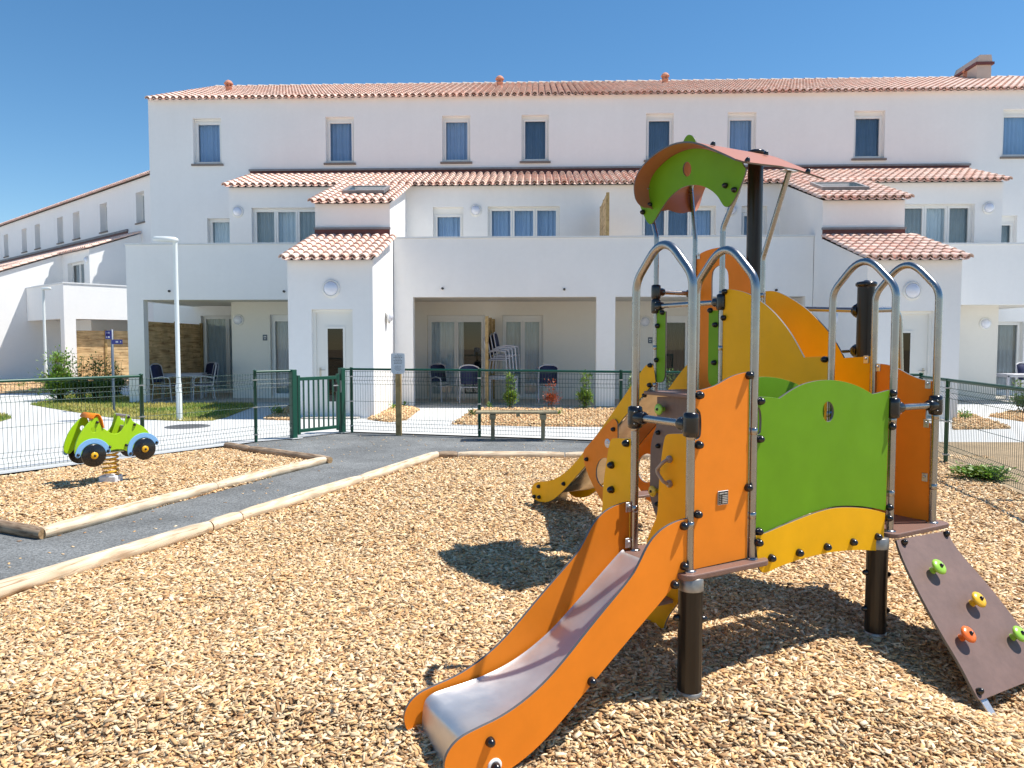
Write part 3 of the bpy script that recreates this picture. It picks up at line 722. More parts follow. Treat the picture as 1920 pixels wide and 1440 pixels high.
# --- entrance towers (porch below, stair block above)
def tower(px_l, px_r, px_sl, px_sr, eave_y, door, pane, handle_side, sky):
    s0 = Pporch.px(px_l, 650)[0]; s1 = Pporch.px(px_r, 650)[0]
    zE = Pporch.px((px_l + px_r) / 2, eave_y)[1]; zt = Pstair.px((px_sl + px_sr) / 2, 447)[1]; zf1 = Pstair.px((px_sl + px_sr) / 2, 431)[1]
    zS = ZB - (ZT - ZB) / DB * (21.85 - 18.86)
    dps = 18.86 - 16.44; dsb = 21.85 - 18.86
    D = Pporch.R(*door); D[2] = .03
    mb = MB(); wall(mb, Pporch, s0, s1, -.25, zE, [D], rev=.13)
    mb.quad(Pporch.P(D[0] - .05, -.1, -.14), Pporch.P(D[1] + .05, -.1, -.14), Pporch.P(D[1] + .05, .03, -.14), Pporch.P(D[0] - .05, .03, -.14))
    mb.quad(Pstair.P(s0, zt - .3), Pstair.P(s1, zt - .3), Pstair.P(s1, zS), Pstair.P(s0, zS))
    for s_ in (s0, s1):
        mb.add([Pporch.P(s_, -.25), Pporch.P(s_, zE), Pstair.P(s_, zt), Pstair.P(s_, zS), Pbump.P(s_, ZB), Pbump.P(s_, -.25)], [(0, 1, 2, 3, 4, 5)])
    mb.build('entrance_wall', M['plaster'], AP)
    u1 = (b2 * dps + Vector((0, 0, zt - zE)))
    tiles('porch_tiles', Pporch.P(s0 - .05, zE, .14), Pporch.b1, u1, s1 - s0 + .10, u1.length + .14, AP)
    u2 = (b2 * dsb + Vector((0, 0, ZB - zS)))
    k0, k1, r0, r1 = sky
    tiles('stair_tiles', Pstair.P(s0 - .05, zS, .14), Pstair.b1, u2, s1 - s0 + .10, u2.length + .10, AP, skip=lambda x, y: k0 < x < k1 and r0 < y < r1)
    mb = MB(); mb.quad(Pporch.P(s0, zE - .012, .05), Pporch.P(s1, zE - .012, .05), Pstair.P(s1, zt - .012), Pstair.P(s0, zt - .012))
    mb.quad(Pstair.P(s0, zS - .012, .05), Pstair.P(s1, zS - .012, .05), Pbump.P(s1, ZB - .012), Pbump.P(s0, ZB - .012)); mb.build('stair_roof', M['tile'], AP)
    # roof window
    ud = u2.normalized(); nn = Pstair.b1.cross(ud); nn = nn if nn.z > 0 else -nn
    base = Pstair.P(s0 - .05, zS, .14); ctr = base + Pstair.b1 * (k0 + k1) / 2 + ud * (r0 + r1) / 2 + nn * .10
    f = MB(); wdt, hgt = k1 - k0, r1 - r0; t = .07
    ax = (Pstair.b1, ud, nn)
    for sg in (-1, 1):
        f.box(ctr + Pstair.b1 * sg * (wdt / 2 - t / 2), (t, hgt, .09), ax); f.box(ctr + ud * sg * (hgt / 2 - t / 2), (wdt - 2 * t, t, .09), ax)
    fo = f.build('roof_window', M['lead'], AP)
    f = MB(); f.box(ctr + nn * .02, (wdt - 2 * t, hgt - 2 * t, .02), ax); f.build('pane', M['skyglass'], fo)
    mb = MB(); pbox(mb, Pstair, s0 + .0, s1 - .0, zt - .02, zf1, .004, .05); mb.build('flashing', M['flash'], AP)
    mb = MB(); pbox(mb, Pstair, s0 - .02, s1 + .02, zf1 + .002, zf1 + .055, .004, .08); mb.build('flashing_cap', M['lead'], AP)
    # door
    q = MB(); q.bbox(Pporch.P((D[0] + D[1]) / 2, (D[2] + D[3]) / 2, -.16), (D[1] - D[0] + .004, .05, D[3] - D[2]), (Pporch.b1, Pporch.n, Vector((0, 0, 1))), .004)
    fw = .07
    pbox(q, Pporch, D[0] + .001, D[0] + fw, D[2], D[3] - fw, -.133, -.09); pbox(q, Pporch, D[1] - fw, D[1] - .001, D[2], D[3] - fw, -.133, -.09); pbox(q, Pporch, D[0] + .001, D[1] - .001, D[3] - fw, D[3] - .002, -.133, -.09)
    G_ = Pporch.R(*pane); G_[2] = .35
    for a_, c_, e_, g_ in ((G_[0] - .05, G_[0], G_[2] - .05, G_[3] + .05), (G_[1], G_[1] + .05, G_[2] - .05, G_[3] + .05), (G_[0], G_[1], G_[3], G_[3] + .05), (G_[0], G_[1], G_[2] - .05, G_[2])):
        pbox(q, Pporch, a_, c_, e_, g_, -.134, -.118)
    do = q.build('entrance_door', M['door'], AP)
    g = MB(); pbox(g, Pporch, G_[0], G_[1], G_[2], G_[3], -.134, -.128); g.build('pane', M['glass_dark'], do)
    g = MB(); pbox(g, Pporch, G_[0], G_[1], G_[2], G_[3], -.1345, -.134); g.build('hall_darkness', M['dark'], do)  # near-black sheet just behind the pane paints the dim hall
    hs = D[0] + .15 if handle_side < 0 else D[1] - .15; hx = 1 if handle_side < 0 else -1
    g = MB(); g.bbox(Pporch.P(hs, 1.0, -.125), (.04, .012, .22), (Pporch.b1, Pporch.n, Vector((0, 0, 1))), .004)
    g.tube([Pporch.P(hs, 1.06, -.12), Pporch.P(hs, 1.06, -.075), Pporch.P(hs + hx * .12, 1.06, -.075)], .010, 8); g.build('handle', M['brass'], do)
    mb = MB(); pbox(mb, Pporch, D[0] - .15, D[1] + .15, .0, .028, -.12, .35); mb.build('doorstep', M['slab'], AP)
    return s0, s1

t1 = tower(541, 700, 595, 740, 487, (585, 580, 662, 783), (612, 616, 641, 745), -1, (.52, 1.62, 1.12, 2.05))
t2 = tower(1623, 1799, 1558, 1718, 487, (1668, 583, 1750, 785), (1682, 624, 1711, 745), 1, (.35, 1.55, 1.12, 2.05))

# --- terraces
def terrace(pl, s0, s1, holes, name, ends=(), back=Pbump, zo=ZO):
    depth = (Vector(pl.o) - Vector(back.o)).dot(pl.n)
    mb = MB(); wall(mb, pl, s0, s1, -.05, ZP, holes, both=.24)
    for e, sg in ends:       # open end with a corner column and a beam
        mb.quad(pl.P(e, -.05), pl.P(e, ZP), pl.P(e, ZP, -.24), pl.P(e, -.05, -.24))
        pbox(mb, pl, e, e - sg * .24, zo, ZP, -.241, -depth)
    mb.build('terrace_wall', M['plaster'], AP)
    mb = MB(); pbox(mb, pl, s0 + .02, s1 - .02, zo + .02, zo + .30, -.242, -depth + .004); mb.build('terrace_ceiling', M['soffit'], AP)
    mb = MB(); pbox(mb, pl, s0 - .02, s1 + .02, ZP + .002, ZP + .045, .03, -.27)
    for e, sg in ends: pbox(mb, pl, e + sg * .02, e - sg * .26, ZP + .002, ZP + .045, -.271, -depth)
    mb.build('coping', M['coping'], AP)
    mb = MB(); pbox(mb, pl, s0 - .05, s1 + .05, -.1, .03, .06, -depth + .004); mb.build('terrace_floor', M['slab'], AP)

hM1 = PtM.R(775, 557, 1118, 764); hM2 = PtM.R(1153, 557, 1508, 764); hL = PtL.R(271, 562, 640, 757); hR = PtR.R(1770, 571, 1962, 757)
for h in (hM1, hM2, hL, hR): h[2] = -1
hM1[3] = hM2[3] = hL[3] = ZO; hR[3] = hR[3]
sM0 = t1[1] + .012; sM1 = t2[0] - .012
terrace(PtM, sM0, sM1, [hM1, hM2], 'm')
sL0 = PtL.px(236.5, 510)[0]; terrace(PtL, sL0, t1[0] - .012, [hL], 'l', [(sL0, -1)], Pmain)
sR1 = PtR.px(2010, 510)[0]; terrace(PtR, t2[1] + .012, sR1, [hR], 'r', [(sR1, 1)], Pmain, hR[3])
for pl, x, y in ((PtL, 318, 546), (PtL, 533, 546.5), (PtM, 830, 541), (PtM, 1058, 542.5), (PtM, 1455, 544)):
    s_, z_ = pl.px(x, y); b_ = MB(); b_.lathe([(.03, -.02), (.03, .05), (.022, .05), (.02, .0)], pl.P(s_, z_), pl.n, 10); b_.build('drain_spout', M['black'], AP)

# --- wall lamps (things of their own) and door number plates
def wall_lamp(p, n, r, label):
    t = thing('wall_lamp', p, label, 'lamp', 'round wall lamps of the apartment block')
    k = MB(); k.lathe([(r, 0), (r, .02), (r * .93, .035), (r * .78, .04), (r * .78, .0)], p, n, 26); k.build('rim', M['lamp_rim'], t)
    k = MB(); k.lathe([(r * .775, .02), (r * .76, .05), (r * .62, .085), (r * .40, .108), (r * .15, .118), (.004, .12)], p, n, 26); k.build('cover', M['lamp_glass'], t)
def lamp_at(pl, x, y, r, label): s_, z_ = pl.px(x, y); wall_lamp(pl.P(s_, z_, .003), pl.n, r, label)
lamp_at(Pporch, 621, 541, .20, 'large round wall lamp above the white entrance door behind the gate')
lamp_at(Pporch, 1710, 545, .20, 'large round wall lamp above the white entrance door on the right of the photo')
lamp_at(Pbump, 446, 397, .17, 'round wall lamp under the left end of the tiled lean-to roof')
lamp_at(Pbump, 892, 394.5, .17, 'round wall lamp between the narrow and the wide first floor windows over the middle terrace')
lamp_at(Pbump, 1371, 394, .17, 'first floor wall lamp half hidden by the playground canopy and black pole')
lamp_at(Pbump, 1853, 390, .17, 'round first floor wall lamp nearest the right edge of the photo')
lamp_at(Pbump, 447, 600, .17, 'round wall lamp on the back wall of the left ground floor terrace')
lamp_at(Pbump, 1209, 603, .17, 'round wall lamp in the ground floor terrace behind the steel arches of the playground')
lamp_at(Pbump, 1847, 607, .17, 'round wall lamp on the back wall of the right ground floor terrace')
sd1 = Pl(Pporch.P(t1[1], 0), -b2); sd1.n = B1.copy()
def lamp_side(s_edge, x, y, nrm, label):
    p = on_plane(x, y, Pporch.P(s_edge, 0), B1); wall_lamp(p + Vector(nrm) * .003, nrm, .19, label)
lamp_side(t1[1], 728, 592, B1, 'wall lamp seen edge-on on the sunlit side wall of the entrance porch')
lamp_side(t2[0], 1571, 597, -B1, 'wall lamp seen side-on on the shaded flank of the right entrance porch')
def plate(pl, x, y, label):
    s_, z_ = pl.px(x, y); b_ = MB(); b_.bbox(pl.P(s_, z_, .008), (.13, .012, .17), (pl.b1, pl.n, Vector((0, 0, 1))), .002)
    for dx, dz, w_, h in ((-.02, .025, .03, .035), (.022, .025, .03, .035), (0, -.035, .05, .02)): pbox(b_, pl, s_ + dx - w_ / 2, s_ + dx + w_ / 2, z_ + dz - h / 2, z_ + dz + h / 2, .0145, .016, 1)
    o = b_.build('number_plate', [M['signpost'], M['coping']], None, pl.P(s_, z_)); tag(o, label, 'sign', 'door number plates')
plate(Pbump, 497, 633, 'small dark number plate beside the door of the left terrace')
plate(Pbump, 1219, 638, 'small dark number plate seen between the steel posts of the playground')

# --- left wing, further back and at an angle
WD = Vector((-1589, 1400, 0)).normalized()
w0 = on_plane(281, 328, (0, 34.8, 0), (0, 1, 0)); Wm = Pl((w0.x, w0.y), -WD)
WZ = w0.z
WG = thing('apartment_wing', (w0.x - 4, w0.y + 2, 0), 'white wing of the apartment block receding to the left behind the shrubs', 'building')
Wb = Wm.off(2.3); Wt = Wm.off(3.85); Ws = Wm.off(5.2)
holes = []
for x0, y0, x1, y1 in ((255, 359.5, 270.5, 417), (187.5, 381, 201, 435), (137, 397, 149.5, 448), (107.5, 406.5, 118.5, 455.5), (65.6, 420.5, 75.3, 466), (41, 428, 50, 472), (7.5, 439.5, 15.6, 481)):
    holes.append(Wm.R(x0, y0, x1, y1))
zs = [h[2] for h in holes]; zt_ = [h[3] for h in holes]
for h in holes: h[2] = sum(zs) / len(zs); h[3] = sum(zt_) / len(zt_)
zb_ = holes[0][2]
se = .7; sf_ = -40.0
mb = MB(); wall(mb, Wm, sf_, se, 0, WZ, holes, rev=.28)
mb.quad(Wm.P(se, 0), Wm.P(se, WZ), Wm.P(se, WZ, -9), Wm.P(se, 0, -9)); mb.quad(Wm.P(sf_, 0), Wm.P(sf_, WZ), Wm.P(sf_, WZ, -9), Wm.P(sf_, 0, -9)); mb.build('upper_wall', M['plaster'], WG)
for h in holes: window(WG, Wm, h, 1, depth=.28, cur='curtain_w')
wb2 = -Wm.n
tiles('roof_tiles', Wm.P(sf_, WZ, .16), Wm.b1, wb2 * 4.5 + Vector((0, 0, 1.8)), se - sf_, 4.9, WG, course=.42)
mb = MB(); mb.quad(Wm.P(sf_, WZ - .02, .06), Wm.P(se, WZ - .02, .06), Wm.P(se, WZ + 1.78, -4.5), Wm.P(sf_, WZ + 1.78, -4.5)); mb.quad(Wm.P(sf_, WZ + 1.78, -4.5), Wm.P(se, WZ + 1.78, -4.5), Wm.P(se, WZ, -9), Wm.P(sf_, WZ, -9)); wr = mb.build('roof', M['tile'], WG)
cpw = Wm.off(-3.2); ss = cpw.px(96, 390); mb = MB(); pbox(mb, cpw, ss[0] - .35, ss[0] + .35, WZ + .9, ss[1] + .12, 0, -.6); mb.build('chimney', M['coping'], wr)
# band, lean-to and first floor block of the wing
zf = Wm.px(236, 433)[1]; a0 = Wm.px(240, 433)[0]
mb = MB(); pbox(mb, Wm, sf_, a0, zf - .30, zf - .06, .004, .06); mb.build('flashing', M['flash'], WG)
mb = MB(); pbox(mb, Wm, sf_, a0 + .05, zf - .058, zf + .05, .004, .10); mb.build('flashing_cap', M['lead'], WG)
zlt = zf - .30; zlb = zlt - .92
s168 = Wb.px(167, 470)[0]; s117 = Wb.px(117, 500)[0]
wh = Wb.R(127, 491, 158, 535); wh[2] = 3.3
mb = MB(); wall(mb, Wb, sf_, s168, 0, zlb, [wh], rev=.2)
mb.add([Wb.P(s168, 0), Wb.P(s168, zlb), Wm.P(s168, zlt), Wm.P(s168, 0)], [(0, 1, 2, 3)]); mb.build('terrace_back_wall', M['plaster'], WG)
window(WG, Wb, wh, 2, depth=.2, sill=False, name='balcony_window', cur='curtain_w')
ul = wb2 * 2.3 + Vector((0, 0, .92))
tiles('lean_to_tiles', Wb.P(sf_, zlb, .14), Wb.b1, ul, s168 - sf_ + .08, ul.length + .1, WG)
sl = .92 / 2.3; zst = zlb - sl * 2.9
# stair block with its sunlit flank
st0 = s117 - 3.0
mb = MB(); mb.add([Ws.P(s117, 0), Ws.P(s117, zst), Wb.P(s117, zlb), Wb.P(s117, 0)], [(0, 1, 2, 3)])
mb.quad(Ws.P(st0, 0), Ws.P(s117, 0), Ws.P(s117, zst), Ws.P(st0, zst)); mb.add([Ws.P(st0, 0), Ws.P(st0, zst), Wb.P(st0, zlb), Wb.P(st0, 0)], [(0, 1, 2, 3)]); mb.build('entrance_wall', M['plaster'], WG)
us = wb2 * 2.9 + Vector((0, 0, zlb - zst)); tiles('stair_tiles', Ws.P(st0 - .05, zst, .14), Ws.b1, us, s117 - st0 + .1, us.length + .1, WG)
# balcony box
sC = Wt.px(119, 560)[0]; zP = Wt.px(119, 531)[1]; zO = Wt.px(126, 597)[1]
h1 = Wt.R(48, 600, 115, 720); h1[2] = -1; h1[3] = zO
mb = MB(); wall(mb, Wt, s117 + .01, sC, 0, zP, [h1], both=.25)
# right face: runs back towards the main wall
Wr = Pl(Wt.P(sC, 0), -Wm.n); Wr.n = Wm.b1.copy(); Wr.b1 = -Wm.n
wall(mb, Wr, .0, 3.8, 0, zP, [[.45, 3.45, -1, zO]], both=.25); mb.build('terrace_wall', M['plaster'], WG)
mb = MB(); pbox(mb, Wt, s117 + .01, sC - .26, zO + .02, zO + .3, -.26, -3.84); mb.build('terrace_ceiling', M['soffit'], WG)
mb = MB(); pbox(mb, Wt, s117 + .01, sC + .03, zP + .002, zP + .06, .03, -.28); pbox(mb, Wt, sC - .28, sC + .03, zP + .002, zP + .06, -.281, -3.84); mb.build('coping', M['coping'], WG)
wall_lamp(Wb.P(Wb.px(163, 487)[0], Wb.px(163, 487)[1], .003), Wb.n, .17, 'small round wall lamp on the distant left wing beside its balcony window')
for y_ in (592, 589): pass
# ================================================================== play structure
PO = Vector((.835, 3.468, 0)); TH = R(29.5)
E1 = Vector((math.cos(TH), math.sin(TH), 0)); E2 = Vector((-math.sin(TH), math.cos(TH), 0)); EZ = Vector((0, 0, 1))
SQ, LB_ = .41, 1.52; ZA = .58; ZC = 1.27; V0, V1 = 1.33, 2.045
def U(u, v, z): return PO + E1 * u + E2 * v + EZ * z
PS = thing('play_structure', PO, 'colourful climbing tower with orange and yellow slides, steel arches and terracotta canopy on wood chips', 'play structure')

def on_u(u, pts):   # outline in (v, z) on the plane u = const
    out = []
    for p in pts:
        q = on_plane(p[0], p[1], PO + E1 * u, E1) - PO; out.append((q.dot(E2), q.z) + tuple(p[2:]))
    return out
def on_v(v, pts):   # outline in (u, z) on the plane v = const
    out = []
    for p in pts:
        q = on_plane(p[0], p[1], PO + E2 * v, E2) - PO; out.append((q.dot(E1), q.z) + tuple(p[2:]))
    return out

MT = lambda c: [M[c], M['edge']]
# --- bolts: one dome shared by all
_b = MB(); _b.lathe([(.0205, 0), (.0205, .006), (.019, .014), (.015, .024), (.008, .031), (.002, .033)], (0, 0, 0), (0, 0, 1), 14)
BOLT = _b.build('bolt_cap', M['black']); BOLT_ME = BOLT.data; bpy.data.objects.remove(BOLT)
_b = MB(); _b.bbox((0, 0, .002), (.05, .034, .004), None, .0015); _b.lathe([(.009, .003), (.009, .010), (.005, .013)], (.006, 0, 0), (0, 0, 1), 10)
TAB = _b.build('clamp_tab', M['galv']); TAB_ME = TAB.data; bpy.data.objects.remove(TAB)
def bolt(parent, p, n, scale=1., me=None, name='bolt_cap'):
    o = bpy.data.objects.new(name, me or BOLT_ME); COL.objects.link(o); o.parent = parent
    o.location = Vector(p) - ORG[parent.name]; o.rotation_mode = 'QUATERNION'; o.rotation_quaternion = Vector(n).to_track_quat('Z', 'X'); o.scale = (scale,) * 3
    return o

def vpanel(name, v, pts, colr, holes=(), parent=PS, px=True, th=.014, front=-1, it=2):
    """board in a plane v = const, its face on the -E2 side at v"""
    P = on_v(v, pts) if px else pts
    return panel(name, smooth2(P, it), [smooth2(on_v(v, h), 2) if px else h for h in holes], PO + E2 * v, E1, EZ, -E2, th, MT(colr), parent)
def upanel(name, u, pts, colr, holes=(), parent=PS, px=True, th=.014, it=2):
    P = on_u(u, pts) if px else pts
    return panel(name, smooth2(P, it), [smooth2(on_u(u, h), 2) if px else h for h in holes], PO + E1 * u, E2, EZ, -E1, th, MT(colr), parent)
def vb(parent, v, pts, me=None):
    for x, y in pts:
        p = on_plane(x, y, PO + E2 * v, E2); bolt(parent, p, -E2, me=me, name='clamp_tab' if me else 'bolt_cap')
def ub(parent, u, pts, me=None):
    for x, y in pts:
        p = on_plane(x, y, PO + E1 * u, E1); bolt(parent, p, -E1, me=me, name='clamp_tab' if me else 'bolt_cap')

# --- platforms
def deck(u0, u1, v0, v1, z, r=.05):
    pts = []
    for cx_, cy_, a0 in ((u1 - r, v1 - r, 0), (u0 + r, v1 - r, 90), (u0 + r, v0 + r, 180), (u1 - r, v0 + r, 270)):
        for k in range(7): a = R(a0 + k * 15); pts.append((cx_ + r * math.cos(a), cy_ + r * math.sin(a)))
    return panel('platform', pts, [], PO + EZ * z, E1, E2, EZ, .028, [M['plate'], M['plate']], PS, .006)
deck(-.075, SQ + .08, -.065, SQ + .06, ZA); deck(LB_ - .06, LB_ + SQ + .10, -.065, SQ + .06, ZA); deck(LB_ - .09, LB_ + SQ + .05, V0 - .04, V1 + .06, ZC)

# --- steel arches
TR = .0205
def sleeve(mb, p, z, h=.035):
    mb.lathe([(TR, 0), (TR + .0014, .001), (TR + .0014, h - .001), (TR, h)], Vector((p.x, p.y, z)), EZ, 14)
def arch(a, b_):
    a, b_ = Vector(a), Vector(b_); mid = (a + b_) / 2
    pts = [a + EZ * .0, a + EZ * 1.385, mid + EZ * 1.60, b_ + EZ * 1.385, b_]
    mb = MB(); mb.tube(arc_corner(pts, [.14, .16, .14], 9), TR, 16)
    for q in (a, b_):
        mb.lathe([(.034, 0), (.034, .004), (.026, .008)], q, EZ, 14)
        for z in (.20, .62): sleeve(mb, q, q.z + z)
    return mb.build('steel_arch', M['steel'], PS)
arch(U(0, 0, ZA), U(0, SQ, ZA)); arch(U(SQ, 0, ZA), U(SQ, SQ, ZA)); arch(U(LB_, 0, ZA), U(LB_, SQ, ZA)); arch(U(LB_ + SQ, 0, ZA), U(LB_ + SQ, SQ, ZA))

def bar(a, b_, con=True, con2=True):
    a, b_ = Vector(a), Vector(b_); d = (b_ - a).normalized()
    mb = MB(); mb.tube([a, b_], .0185, 14); o = mb.build('hand_bar', M['steel'], PS)
    for q, dd, on in ((a, d, con), (b_, -d, con2)):
        if not on: continue
        k = MB(); k.lathe([(.026, -.058), (.036, -.052), (.038, -.03), (.038, .03), (.036, .052), (.026, .058)], q, EZ, 14)
        k.lathe([(.034, .02), (.034, .06), (.030, .074), (.022, .078)], q, dd, 14)
        for z in (-.03, .03):
            for sgn in (-1, 1): k.lathe([(.0035, 0), (.0035, .0015), (.001, .002)], q + EZ * z + (dd * .6 - E2 * .8 if abs(dd.dot(E1)) > .5 else dd * .6 - E1 * .8).normalized() * .0375 + dd * sgn * .008, (dd * .6 - (E2 if abs(dd.dot(E1)) > .5 else E1) * .8), 6, 1)
        k.build('bar_connector', [M['black'], M['galv']], o)
bar(U(0, SQ, 1.272), U(0, 0, 1.272)); bar(U(LB_, 0, 1.285), U(LB_ + SQ, 0, 1.285))

# --- black posts
def post(u, v, z0, z1, collar=False, cap=False, r=.057):
    mb = MB(); n = 48; ring = []
    for k in range(n):
        a = 2 * math.pi * k / n; rr = r * (1 - (.035 if k % 6 == 0 else 0)); ring.append((rr * math.cos(a), rr * math.sin(a)))
    base = U(u, v, 0)
    vs = [base + Vector((x, y, z0)) for x, y in ring] + [base + Vector((x, y, z1)) for x, y in ring]
    mb.add(vs, [(i, (i + 1) % n, n + (i + 1) % n, n + i) for i in range(n)], 0, True); mb.add(vs[n:], [tuple(range(n))])
    o = mb.build('black_post', M['post'], PS)
    if collar:
        k = MB(); k.lathe([(r + .003, -.004), (r + .003, .052), (r - .004, .058)], base + EZ * (z1 - .052), EZ, 28); k.build('collar', M['collar'], o)
        k = MB(); k.lathe([(r + .005, 0), (r + .004, .018), (r, .022)], base + EZ * (gz(base.x, base.y) - .005), EZ, 24); k.build('foot_ring', M['collar'], o)
    if cap:
        k = MB(); k.lathe([(r, -.01), (r + .012, 0), (r + .013, .014), (r + .004, .024), (.02, .03), (.012, .036), (.002, .037)], base + EZ * z1, EZ, 28); k.build('post_cap', M['black'], o)
    return o
p1 = post(.0, -.012, -.2, .552, True); p2 = post(1.425, .008, -.2, .552, True); p3 = post(2.01, 1.49, -.2, 3.085, cap=True); p4 = post(2.03, .546, ZA - .028, 2.03, cap=True, r=.054)
k = MB(); k.bbox(U(1.98, .51, ZA - .042), (.22, .22, .026), (E1, E2, EZ), .004); k.build('platform', M['plate'], PS)
for p_, (x, y) in ((p2, (1620, 1073)), (p2, (1662, 1077)), (p2, (1619, 1141)), (p2, (1661, 1144)), (p1, (1263, 1158)), (p1, (1318, 1160))):
    q = on_plane(x, y, U(1.425, .008, 0) if p_ is p2 else U(0, -.012, 0), (0, 1, 0)); c = (U(1.425, .008, 0) if p_ is p2 else U(0, -.012, 0)); d = Vector((1 if q.x > c.x else -1, 0, 0))
    bolt(p_, Vector((c.x, c.y, q.z)) + d * .056, d, .8)

# --- first tower: orange panel, slide, steps
po = vpanel('side_panel', -.002, [(1305, 733, 1), (1321, 730), (1343, 723), (1365, 709), (1385, 701), (1405, 697, 1), (1401, 1046, 1), (1300, 1068, 1), (1302, 826, 1), (1309, 824), (1314, 818), (1315, 795), (1314, 775), (1309, 767), (1304, 765, 1)], 'orange')
vb(po, -.004, [(1403, 704), (1310, 741), (1309, 834), (1307, 964), (1401, 914)])
s_, z_ = on_v(-.004, [(1355, 933)])[0]
k = MB(); c = U(s_, -.0045, z_); k.bbox(c - E2 * .001, (.068, .004, .068), (E1, E2, EZ), .001)
k.bbox(c - E2 * .003, (.062, .003, .062), (E1, E2, EZ), .0008, 1)
for j, (dx, w_) in enumerate(((-.012, .028), (.016, .02))): k.box(c + E1 * dx + EZ * .022 - E2 * .0046, (w_, .0006, .007), (E1, E2, EZ), 0)
for j in range(5):
    k.box(c + E1 * .010 + EZ * (.010 - j * .0085) - E2 * .0046, (.034, .0006, .005), (E1, E2, EZ), 0)
    k.box(c + E1 * -.021 + EZ * (.010 - j * .0085) - E2 * .0046, (.012, .0006, .002), (E1, E2, EZ), 0)
k.build('maker_plate', [M['galv'], M['black']], po)

SL = [(-.018, .831, 1), (-.06, .829), (-.13, .815), (-.19, .789), (-.25, .74), (-.303, .655), (-.347, .598), (-.54, .440), (-.735, .268), (-.86, .185), (-1.0, .128), (-1.13, .106), (-1.205, .088), (-1.255, .045), (-1.27, -.012), (-1.25, -.075), (-1.18, -.12), (-1.05, -.125), (-.912, -.085), (-.777, -.012), (-.547, .173), (-.302, .364), (-.115, .505), (-.088, .545), (-.018, .553, 1)]
for v, nm in ((-.004, 'slide_side'), (SQ + .016, 'slide_side')):
    so_ = vpanel(nm, v, SL, 'orange', px=False, th=.016)
    if v < 0:
        vb(so_, v, [(1280.5, 986), (1281, 1061), (1263, 1095.5), (1108, 1277), (918, 1390)])
        q = on_plane(927, 1436, PO + E2 * v, E2); kk = MB(); kk.lathe([(.032, 0), (.032, .005), (.022, .006)], q, -E2, 22); kk.build('washer', M['white'], so_); bolt(so_, q - E2 * .005, -E2)
    else: vb(so_, v - .018, [(1178, 951), (1177, 1018)], TAB_ME)
def chute(prof, along, across, o, w0, w1, name='chute', th=.004, m='chute'):
    P = smooth2(prof, 3, closed=False); mb = MB(); vs = []
    n = len(P)
    for a, z in P: vs += [o + along * a + across * w0 + EZ * (z + .012), o + along * a + across * (w0 + .018) + EZ * z, o + along * a + across * (w1 - .018) + EZ * z, o + along * a + across * w1 + EZ * (z + .012)]
    mb.add(vs, [(4 * i + j, 4 * i + 4 + j, 4 * i + 5 + j, 4 * i + 1 + j) for i in range(n - 1) for j in range(3)], 0, True)
    vd = [p - EZ * th for p in vs]; mb.add(vd, [(4 * i + j, 4 * i + 1 + j, 4 * i + 5 + j, 4 * i + 4 + j) for i in range(n - 1) for j in range(3)], 0, True)
    return mb.build(name, M[m], PS)
chute([(-.07, .580, 1), (-.095, .57), (-.45, .283), (-.555, .213), (-.68, .15), (-.811, .107), (-.95, .087), (-1.087, .079), (-1.15, .072), (-1.185, .035), (-1.19, -.14)], E1, E2, PO, .0, SQ)

# steps on the far side, between two yellow cheek panels
CH = on_u(SQ, [(1293, 813, 1), (1257, 813), (1250, 815), (1246, 823), (1240, 863), (1236, 907), (1234, 965), (1225, 985), (1213, 1014), (1206, 1060), (1204, 1110), (1207, 1177), (1223, 1195), (1242, 1200), (1244, 1181), (1251, 1158), (1270, 1132), (1290, 1112), (1297, 1085, 1)])
for u in (-.004, SQ - .004):
    CL = on_u(u, [(1184, 822, 1), (1150, 821), (1145.5, 824), (1142, 832), (1133, 890), (1130, 920), (1129, 962)]) + CH[7:-1] + [(CH[-1][0], CH[-1][1], 1)]
    cp_ = upanel('step_cheek', u, CL if u < 0 else CH, 'yellow', px=False)
    if u < 0: ub(cp_, u, [(1148, 872), (1148, 918), (1176, 831)])
    else:
        hp = [on_plane(x, y, U(u - .002, 0, 0), E1) for x, y in ((1256, 861), (1256, 907))]
        kk = MB(); a, b_ = hp; out = -E1 * .05
        kk.tube(arc_corner([a, a + out * .9 + EZ * -.01, a + out * 1.0 + E2 * .05 - EZ * .06, b_ + out * 1.0 + E2 * .05 + EZ * .06, b_ + out * .9 + EZ * .01, b_], .03, 6), .010, 12)
        for q in hp: kk.lathe([(.022, 0), (.021, .012), (.014, .02)], q, -E1, 14)
        kk.build('grab_handle', M['greyplastic'], cp_)
for v, z in ((SQ + .10, .39), (SQ + .20, .20)): kk = MB(); kk.bbox(U(SQ / 2, v, z), (SQ - .03, .13, .024), (E1, E2, EZ), .004); kk.build('step', M['plate'], PS)

